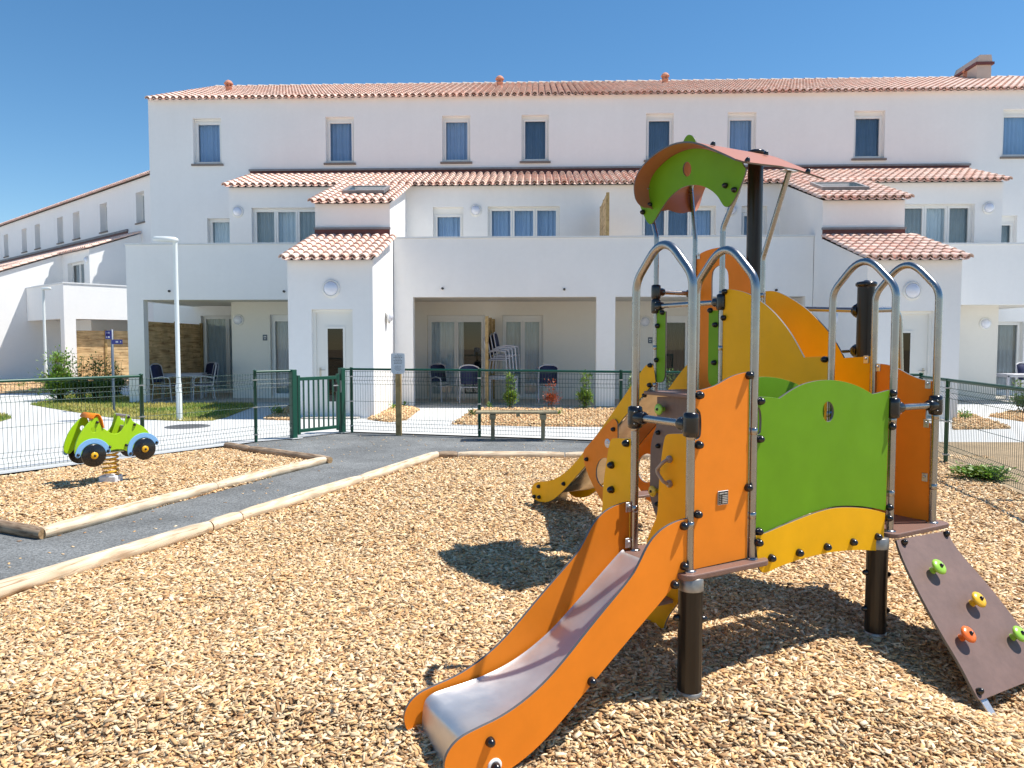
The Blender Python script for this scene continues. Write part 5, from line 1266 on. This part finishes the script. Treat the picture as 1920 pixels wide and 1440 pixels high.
k = MB(); s2, z2 = on_side(HW, [(1290, 470)])[0]; k.bbox(RK + RW * s2 + EZ * (z2 - .02), (.018, HW * 2 - .024, .15), (RW, RM, EZ), .004); k.build('back_board', M['greyplastic'], rk)
k = MB(); k.bbox(RK + EZ * .365, (.24, .2, .014), (RW, RM, EZ), .003); k.build('spring_plate', M['galv'], rk)
pts = []
for i in range(161):
    t = i / 160; a = t * 5.2 * 2 * math.pi; pts.append(RK + Vector((.082 * math.cos(a), .082 * math.sin(a), .085 + .27 * t)))
k = MB(); k.tube(pts, .0115, 10); k.build('spring', M['springy'], rk)
k = MB(); k.bbox(RK + EZ * .035, (.21, .17, .09), (Vector((1, 0, 0)), Vector((0, 1, 0)), EZ), .012); k.bbox(RK + EZ * .09 + Vector((.03, -.06, 0)), (.10, .03, .03), None, .006); k.build('base_block', M['coping'], rk)

# ================================================================== bench, notice, signs, lamps, manhole
BL, BR_ = on_z(924, 824), on_z(1018, 824); bd = (BR_ - BL).normalized(); bn = Vector((-bd.y, bd.x, 0)); bc = (BL + BR_) / 2
bt = thing('park_bench', bc, 'backless wooden bench on the gravel in front of the rear mesh fence', 'bench')
for i in range(3):
    k = MB(); k.bbox(bc + bd * -.02 + bn * (-.12 + .125 * i) + EZ * .475, (1.40, .115, .034), (bd, bn, EZ), .006); k.build('plank', M['greenwood'], bt)
for q in (BL, BR_):
    k = MB(); k.bbox(q + EZ * .20, (.065, .08, .46), (bd, bn, EZ), .006); k.bbox(q + EZ * .40 + bn * .0, (.10, .34, .09), (bd, bn, EZ), .006); k.build('leg', M['greenwood'], bt)
k = MB(); k.box(bc + EZ * .435, (.06, .34, .05), (bd, bn, EZ)); k.build('batten', M['greenwood'], bt)

NP = on_z(748, 815); nt_ = thing('notice_post', NP, 'square timber post carrying a small pale notice plate in front of the fence', 'sign')
def hz(x, y, p): return on_plane(x, y, p, (0, 1, 0)).z
zt_n = hz(748, 662, NP); zb_n = hz(748, 701, NP)
k = MB(); k.bbox(NP + EZ * ((zb_n + .2) / 2 - .05), (.10, .10, zb_n + .3), None, .006); k.build('post', M['pinepost'], nt_)
pw = .125; c = NP + Vector((0, -.058, 0)); zc = (zt_n + zb_n) / 2; hh = (zt_n - zb_n) / 2
npl = panel('notice_plate', smooth2([(-pw + .01, hh), (pw - .01, hh), (pw, hh * .9), (pw, -hh * .55), (pw * .93, -hh), (-pw * .93, -hh), (-pw, -hh * .55), (-pw, hh * .9)], 2), [], c + EZ * zc, Vector((1, 0, 0)), EZ, Vector((0, -1, 0)), .012, [M['notice'], M['notice']], nt_)
k = MB()
def scribble(z, w_, h, words):
    x = -w_ / 2
    while x < w_ / 2 - .004:
        ww = random.uniform(.008, .022); k.box(c + Vector((x + ww / 2, -.0006, zc + z)), (ww * .9, .0008, h)); x += ww + .006
for j, (z, w_, h) in enumerate(((.115, .11, .011), (.088, .15, .011), (.061, .10, .011), (.034, .15, .011), (.007, .13, .011), (-.020, .13, .011), (-.062, .09, .006), (-.078, .12, .006), (-.094, .11, .006), (-.110, .12, .006), (-.126, .10, .006), (-.142, .06, .006))): scribble(z + .02, w_, h, 5)
for z in (hh - .02, -hh + .02): k.lathe([(.006, 0), (.006, .003)], c + Vector((0, -.0005, zc + z)), (0, -1, 0), 8)
k.build('printed_lines', M['ink'], npl)

SP = on_z(214, 771); sg = thing('direction_sign', SP, 'slim slate post with small blue direction plates beside the shrubs', 'sign')
zt_s = hz(211, 618, SP)
k = MB(); k.lathe([(.032, -.1), (.032, zt_s), (.01, zt_s + .008)], SP, EZ, 14); k.build('post', M['signpost'], sg)
def splate(c, ang, w_, h, marks):
    d = Vector((math.cos(ang), math.sin(ang), 0)); nn = Vector((d.y, -d.x, 0)); k = MB(); k.bbox(c, (w_, .014, h), (d, nn, EZ), .002); o = k.build('sign_plate', M['signblue'], sg)
    k = MB()
    for x, ww, hh_ in marks: k.box(c + d * x + nn * .0078, (ww, .0012, hh_), (d, nn, EZ))
    k.build('lettering', M['white'], o)
z1 = hz(211, 624, SP); z2 = hz(211, 632, SP); z3 = hz(220, 641, SP); Yd = SP.y / 1400
splate(SP + Vector((-.14, -.02, hz(199, 626, SP))), R(-62), .26, .13, ((-.07, .02, .03), (.0, .03, .035), (.04, .03, .035)))
splate(SP + Vector((-.06, -.045, z1)), R(-8), .16, .10, ((-.05, .012, .04), (-.005, .02, .04), (.025, .02, .04)))
splate(SP + Vector((-.06, -.045, z2)), R(-8), .16, .10, ((-.05, .012, .04), (0, .02, .04), (.025, .02, .04)))
splate(SP + Vector((.14, -.04, z3)), R(2), .26, .11, ((-.02, .014, .04), (0, .014, .04), (.02, .014, .04), (.09, .02, .025)))

def lamp_post(p, zt, label, rb, rt, hd):
    t = thing('lamp_post', p, label, 'street lamp', 'lamp posts of the residence')
    k = MB(); k.lathe([(rb, -.1), (rb, .75), (rt, .85), (rt, zt)], p, EZ, 16); k.build('pole', M['lampgrey'], t)
    k = MB(); k.lathe([(rb + .03, -.02), (rb + .03, .012), (rb, .02)], p, EZ, 16); k.build('base_plate', M['galv'], t)
    k = MB(); n = 20; L_ = .52; prof = []
    top = []; bot = []
    for i in range(n):
        a = 2 * math.pi * i / n; x = math.cos(a) * L_ / 2; y = math.sin(a) * .13 * (1 - .25 * math.cos(a)); top.append((x, y))
    d = Vector((hd, -.25, 0)).normalized(); e = Vector((-d.y, d.x, 0)); c = p + EZ * (zt + .02) + d * .19
    def ringv(s_, z): return [c + d * x * s_ + e * y * s_ + EZ * (z + .02 * x) for x, y in top]
    rings = [ringv(.92, -.03), ringv(1, 0), ringv(.97, .035), ringv(.8, .06)]
    vs = [v for r_ in rings for v in r_]
    k.add(vs, [(j * n + i, j * n + (i + 1) % n, (j + 1) * n + (i + 1) % n, (j + 1) * n + i) for j in range(3) for i in range(n)], 0, True)
    k.add(rings[0], [tuple(range(n))[::-1]]); k.add(rings[3], [tuple(range(n))]); k.build('lamp_head', M['lampgrey'], t)
LP1 = on_z(336.5, 787); lamp_post(LP1, hz(334, 452, LP1), 'tall pale lamp post standing on the lawn in front of the left terrace', .062, .045, -1)
LP2 = on_z(87, 722); lamp_post(LP2, hz(83, 543, LP2), 'slim pale lamp post behind the leafy shrub in front of the left wing', .062, .05, .6)
MH = on_z(352, 800); k = MB(); k.lathe([(.42, -.002), (.42, .008), (.40, .012), (.01, .012)], MH, EZ, 36)
for i in range(-5, 6):
    for j in range(-5, 6):
        if i * i + j * j < 26: k.box(MH + Vector((i * .065, j * .065, .0135)), (.035, .035, .003))
o = k.build('manhole_cover', M['iron'], None, MH); tag(o, 'round dark iron manhole cover set in the white paving', 'manhole cover')

# ================================================================== wooden screens
def screen(name, a, b_, z0, z1, label, post_a=True, th=.04, both=False):
    a, b_ = Vector((a[0], a[1], 0)), Vector((b_[0], b_[1], 0)); d = (b_ - a); L_ = d.length; d.normalize(); nn = Vector((d.y, -d.x, 0)); ax = (d, nn, EZ)
    t = thing(name, a + EZ * z0, label, 'screen', 'wooden privacy screens')
    k = MB(); n = int((z1 - z0) / .14)
    for i in range(n):
        h = (z1 - z0) / n; k.bbox(a + d * L_ / 2 + EZ * (z0 + h * (i + .5)), (L_ - .02, .026, h + .0), ax, .010)
    k.build('boards', M['screen'], t)
    for f in (0, .5, 1):
        k = MB(); k.bbox(a + d * (L_ * f) + EZ * ((z0 + z1) / 2 + .02) + nn * .03, (.085, .08, z1 - z0 + .04), ax, .005); k.build('post', M['pinepost'], t)
    return t
sx = lambda pl, x, y, d=0: pl.P(pl.px(x, y)[0], 0, d).xy
screen('wood_screen', PtL.P(sL0 + .32, 0, -.32).xy, PtL.P(sL0 + .32, 0, -3.75).xy, .05, 2.27, 'tall brown plank screen closing the side of the left ground floor terrace behind the table')
pm = PtM.off(-.15); xa = pm.px(911, 700)[0]
screen('wood_screen', pm.P(xa, 0).xy, Pbump.P(Pbump.px(924, 700)[0], 0, .1).xy, .04, 2.32, 'narrow timber screen seen end-on between the two glazed doors of the middle terrace')
xb = PtM.off(-.3).px(1137, 420)[0]
screen('wood_screen', PtM.off(-.3).P(xb, 0).xy, PtM.off(-2.3).P(xb, 0).xy, 3.2, PtM.off(-.3).px(1137, 364)[1], 'timber screen standing on the first floor balcony, seen above the white parapet')
Wq = Wr.off(-.45); q0 = Wq.px(130, 660)[0]; q1 = Wq.px(262, 660)[0]
screen('wood_screen', Wq.P(q0, 0).xy, Wq.P(q1, 0).xy, .1, Wq.px(170, 620)[1], 'sunlit pale plank screen in the opening of the distant left wing behind the shrubs')

# ================================================================== terrace furniture
def make_chair(label, loc, rz, sc_=1.0):
    t = thing('garden_chair', (0, 0, 0), label, 'chair', 'white framed garden chairs with navy fabric'); W2 = .265
    def arc(y): return
    for sx_ in (-1, 1):
        k = MB(); k.tube(arc_corner([(sx_ * W2, .30, 0), (sx_ * W2, .235, .43), (sx_ * W2, .30, .80), (sx_ * (W2 - .01), .335, .98)], .25, 6), .016, 8); k.build('back_leg', M['frame'], t)
        k = MB(); k.tube(arc_corner([(sx_ * W2, -.30, 0), (sx_ * W2, -.255, .62), (sx_ * W2, -.19, .66)], .06, 5), .016, 8); k.build('front_leg', M['frame'], t)
        k = MB(); k.tube(arc_corner([(sx_ * (W2 + .012), -.27, .655), (sx_ * (W2 + .015), -.02, .685), (sx_ * (W2 + .01), .265, .63)], .2, 6), .016, 8); k.build('armrest', M['frame'], t)
        k = MB(); k.tube([(sx_ * W2, -.265, .43), (sx_ * W2, .235, .425)], .016, 8); k.build('side_rail', M['frame'], t)
    k = MB(); k.tube(arc_corner([(-W2 + .01, .335, .98), (-.12, .345, 1.035), (0, .347, 1.045), (.12, .345, 1.035), (W2 - .01, .335, .98)], .06, 4), .016, 8)
    k.tube([(-W2, -.265, .43), (W2, -.265, .43)], .014, 8); k.tube([(-W2, .24, .44), (W2, .24, .44)], .014, 8); k.build('back_frame', M['frame'], t)
    k = MB(); k.bbox((0, -.015, .445), (W2 * 2 - .03, .49, .012), None, .003); k.build('seat', M['navy'], t)
    k = MB(); prof = [(.235, .52), (.25, .60), (.275, .72), (.30, .84), (.325, .95), (.34, 1.015)]; vs = []
    for y, z in prof:
        w_ = W2 - .02 if z < 1 else W2 - .09; vs += [Vector((-w_, y, z)), Vector((w_, y, z)), Vector((-w_, y + .01, z)), Vector((w_, y + .01, z))]
    k.add(vs, [(4 * i, 4 * i + 1, 4 * i + 5, 4 * i + 4) for i in range(5)] + [(4 * i + 2, 4 * i + 6, 4 * i + 7, 4 * i + 3) for i in range(5)] + [(4 * i, 4 * i + 4, 4 * i + 6, 4 * i + 2) for i in range(5)] + [(4 * i + 1, 4 * i + 3, 4 * i + 7, 4 * i + 5) for i in range(5)], 0, True)
    k.build('backrest', M['navy'], t)
    t.location = loc; t.rotation_euler = (0, 0, rz); return t
def at(x, Y, z=.032): return Vector(((x - 960) / 1400 * Y, Y, z))
ch0 = make_chair('garden chair with its back to the left column, facing the table on the left terrace', at(312, 21.15), R(82))
def chair(label, loc, rz):
    c = copy_tree(ch0); relabel(c, label); c.location = loc; c.rotation_euler = (0, 0, rz); return c
chair('garden chair nearest the fence on the right of the left terrace table', at(380, 21.5), R(-62))
chair('garden chair at the far right of the left terrace table beside the glazed door', at(382, 22.7), R(-25))
chair('garden chair turned half sideways in front of the left glazed door of the middle terrace', at(832, 21.0), R(38))
chair('garden chair seen from behind just left of the narrow timber screen', at(884, 20.3), R(172))
chair('garden chair seen from behind at the right of the middle terrace by the bronze shrub', at(1026, 20.6), R(184))
def make_table(label, loc, rz, L_, Wd, h=.74):
    t = thing('garden_table', (0, 0, 0), label, 'table', 'white garden tables')
    k = MB(); n = 7
    for i in range(n): k.bbox((0, -Wd / 2 + Wd * (i + .5) / n, h - .012), (L_, Wd / n - .008, .022), None, .003)
    k.build('tabletop', M['frame'], t)
    k = MB()
    for s_ in (-1, 1): k.bbox((0, s_ * (Wd / 2 - .03), h - .055), (L_ - .02, .03, .06), None, .004); k.bbox((s_ * (L_ / 2 - .03), 0, h - .055), (.03, Wd - .10, .06), None, .004)
    k.build('apron', M['frame'], t)
    for a in (-1, 1):
        for b_ in (-1, 1): k = MB(); k.bbox((a * (L_ / 2 - .045), b_ * (Wd / 2 - .045), (h - .03) / 2), (.06, .06, h - .03), None, .005); k.build('leg', M['frame'], t)
    t.location = loc; t.rotation_euler = (0, 0, rz); return t
make_table('pale slatted table between the chairs on the left terrace', at(345, 22.1), R(12), 1.15, .80)
make_table('small white table under the stacked chairs on the middle terrace', at(944.5, 20.35), R(-2), .80, .80)
tr_ = make_table('white table at the right edge of the photo on the right terrace', at(1910, 21.6), R(0), 1.15, .80)
base = at(941, 20.35, .775)
for i, nm in enumerate(('lowest and leftmost chair of the stack standing on the small table', 'second chair from the left in the stack standing on the small table', 'third chair from the left in the stack standing on the small table', 'rightmost and topmost chair of the stack standing on the small table')):
    c = chair(nm, base + Vector((-.10 + .085 * i, .0, .045 * i)), R(80))
chair('dark backed garden chair at the right edge of the photo behind the white table', at(1937, 22.2), R(15))

# ================================================================== plants
def plant(name, p, h, r, nl, ls, m, label, cat, shape='bush', nst=7, grp=None, dens_low=.04):
    p = Vector(p); t = thing(name, p, label, cat, grp); k = MB(); tips = []
    for i in range(nst):
        a = random.uniform(0, 6.28); q = random.uniform(.15, .95) * r; hh = h * random.uniform(.75 if shape == 'bush' else .88, 1.0)
        if shape == 'column': q *= .7
        pts = [p + Vector((q * .3 * math.cos(a), q * .3 * math.sin(a), -.03)), p + Vector((q * .85 * math.cos(a), q * .85 * math.sin(a), hh * .35)), p + Vector((q * math.cos(a + .3), q * math.sin(a + .3), hh))]
        pts = arc_corner(pts, h * .3, 5); k.tube(pts, .01, 5, rr=[.011 * (1 - .75 * j / (len(pts) - 1)) * (h / .9) for j in range(len(pts))], cap=False); tips.append(pts)
    k.build('stem', M['stem'], t)
    V = []; Fc = []; T = []
    for _ in range(int(nl * (2.3 if shape != 'mat' and h > .3 else 1.2))):
        pts = random.choice(tips); f = random.uniform(dens_low, 1) ** 1.05; i = f * (len(pts) - 1); j = min(int(i), len(pts) - 2); c = pts[j].lerp(pts[j + 1], i - j)
        spread = r * (.55 if shape == 'bush' else .50) * (1.15 - .35 * f) * abs(random.gauss(0, .75)); a = random.uniform(0, 6.28); el = random.uniform(-.5, 1.0)
        dv = Vector((math.cos(a) * math.cos(el), math.sin(a) * math.cos(el), math.sin(el) * (.25 if shape == 'mat' else 1))); c = c + dv * spread + Vector((0, 0, random.uniform(-.03, .04)))
        if c.z < p.z + .01: continue
        ln = ls * random.uniform(.6, 1.3); wd = ln * random.uniform(.42, .58); d = (dv + Vector((random.gauss(0, .35), random.gauss(0, .35), random.gauss(.3, .35) * (.4 if shape == 'mat' else 1)))).normalized()
        s_ = d.cross(EZ + Vector((random.gauss(0, .4), random.gauss(0, .4), 0))).normalized(); u_ = s_.cross(d)
        b0 = len(V); V += [c, c + d * ln * .5 + s_ * wd / 2 + u_ * ln * .06, c + d * ln, c + d * ln * .5 - s_ * wd / 2 + u_ * ln * .06]; V.append(c + d * ln * .5)
        Fc += [(b0, b0 + 1, b0 + 4), (b0 + 1, b0 + 2, b0 + 4), (b0 + 2, b0 + 3, b0 + 4), (b0 + 3, b0, b0 + 4)]; q = random.uniform(.55, 1.5); w_ = random.uniform(.8, 1.35); T += [(q * w_, q, q * .8, 1)] * 4
    me = bpy.data.meshes.new('foliage'); me.from_pydata([v - p for v in V], [], Fc); at_ = me.attributes.new('tint', 'FLOAT_COLOR', 'FACE'); at_.data.foreach_set('color', [x for c in T for x in c]); me.materials.append(M[m])
    link('foliage', me, t, p); return t
def pz(x, y): return on_z(x, y)
def hgt(x, yt, p): return on_plane(x, yt, p, (0, 1, 0)).z
p = pz(112, 751); plant('leafy_shrub', p, hgt(107, 664, p), .50, 2600, .10, 'leaf', 'broad bright green leafy shrub in front of the left wing, left of the thinner ones', 'shrub', nst=12)
g_ = 'thin dark shrubs by the left terrace'
for x, yb, yt, r_, lb in ((151, 752, 664, .26, 'dark leafy shrub right next to the broad bright green one'), (180, 750, 668, .18, 'thinnest dark shrub, between two fuller dark ones near the blue sign'), (198, 753, 666, .22, 'dark upright shrub just left of the blue direction sign'), (222, 742, 668, .2, 'dark upright shrub just right of the blue direction sign by the white column')):
    p = pz(x, yb); plant('leafy_shrub', p, hgt(x, yt, p), r_ * 1.15, 700, .085, 'leaf_dark', lb, 'shrub', nst=7, grp=g_)
p = pz(957, 766); plant('column_shrub', p, hgt(957, 697, p), .15, 700, .078, 'leaf', 'slender bright green shrub in front of the stacked chairs', 'shrub', 'column', 6, 'young shrubs in the pale mulch')
p = pz(1030, 767); plant('bronze_shrub', p, hgt(1020, 709, p), .24, 330, .055, 'leaf_red', 'wilted reddish brown shrub in the pale mulch behind the bench', 'shrub', 'column', 4, 'young shrubs in the pale mulch')
p = pz(1097, 768); plant('column_shrub', p, hgt(1097, 699, p), .19, 800, .08, 'leaf', 'bushy green shrub right of the bronze one, near the white column', 'shrub', 'column', 7, 'young shrubs in the pale mulch')
p = pz(1184, 770); plant('column_shrub', p, hgt(1184, 694, p), .16, 560, .078, 'leaf', 'green shrub partly hidden behind the yellow slide side', 'shrub', 'column', 6, 'young shrubs in the pale mulch')
p = pz(1256, 772); plant('column_shrub', p, hgt(1256, 694, p), .18, 520, .06, 'leaf_dark', 'shrub glimpsed between the steel posts under the high tower', 'shrub', 'column', 6, 'young shrubs in the pale mulch')
p = pz(1922, 776); plant('leafy_shrub', p, hgt(1922, 705, p), .24, 620, .07, 'leaf_dark', 'dark green shrub cut off by the right edge of the photo', 'shrub', 'bush', 7, 'young shrubs in the pale mulch')
for x, y, h_, r_, n_, lb in ((738, 768, .16, .10, 60, 'tuft at the foot of the sunlit porch wall left of the notice post'), (757, 764, .15, .09, 50, 'tuft in the mulch just right of the notice post'), (884, 781, .17, .12, 80, 'dark green tuft at the left tip of the long mulch bed'), (919, 766, .14, .09, 50, 'small tuft at the back of the long mulch bed by the fence post'), (1048, 778, .12, .10, 40, 'low tuft at the right end of the bench'), (523, 779, .22, .16, 200, 'small round green plant in the mulch left of the gate'), (1804, 787, .16, .18, 160, 'low spreading plant in the mulch by the right entrance porch'), (37, 726, .18, .2, 60, 'tiny plant in the distant mulch at the left edge')):
    p = pz(x, y); plant('small_plant', p, h_, r_, n_, .06, 'leaf_dark' if 'dark' in lb else 'leaf', lb, 'plant', 'bush', 5, 'small plants in the pale mulch', .05)
p = Vector(on_z(1845, 897)); plant('weed_clump', p + EZ * .0, .13, .27, 900, .075, 'leaf', 'low spreading clump of green weeds beside the right mesh fence', 'weeds', 'mat', 26, None, .25)
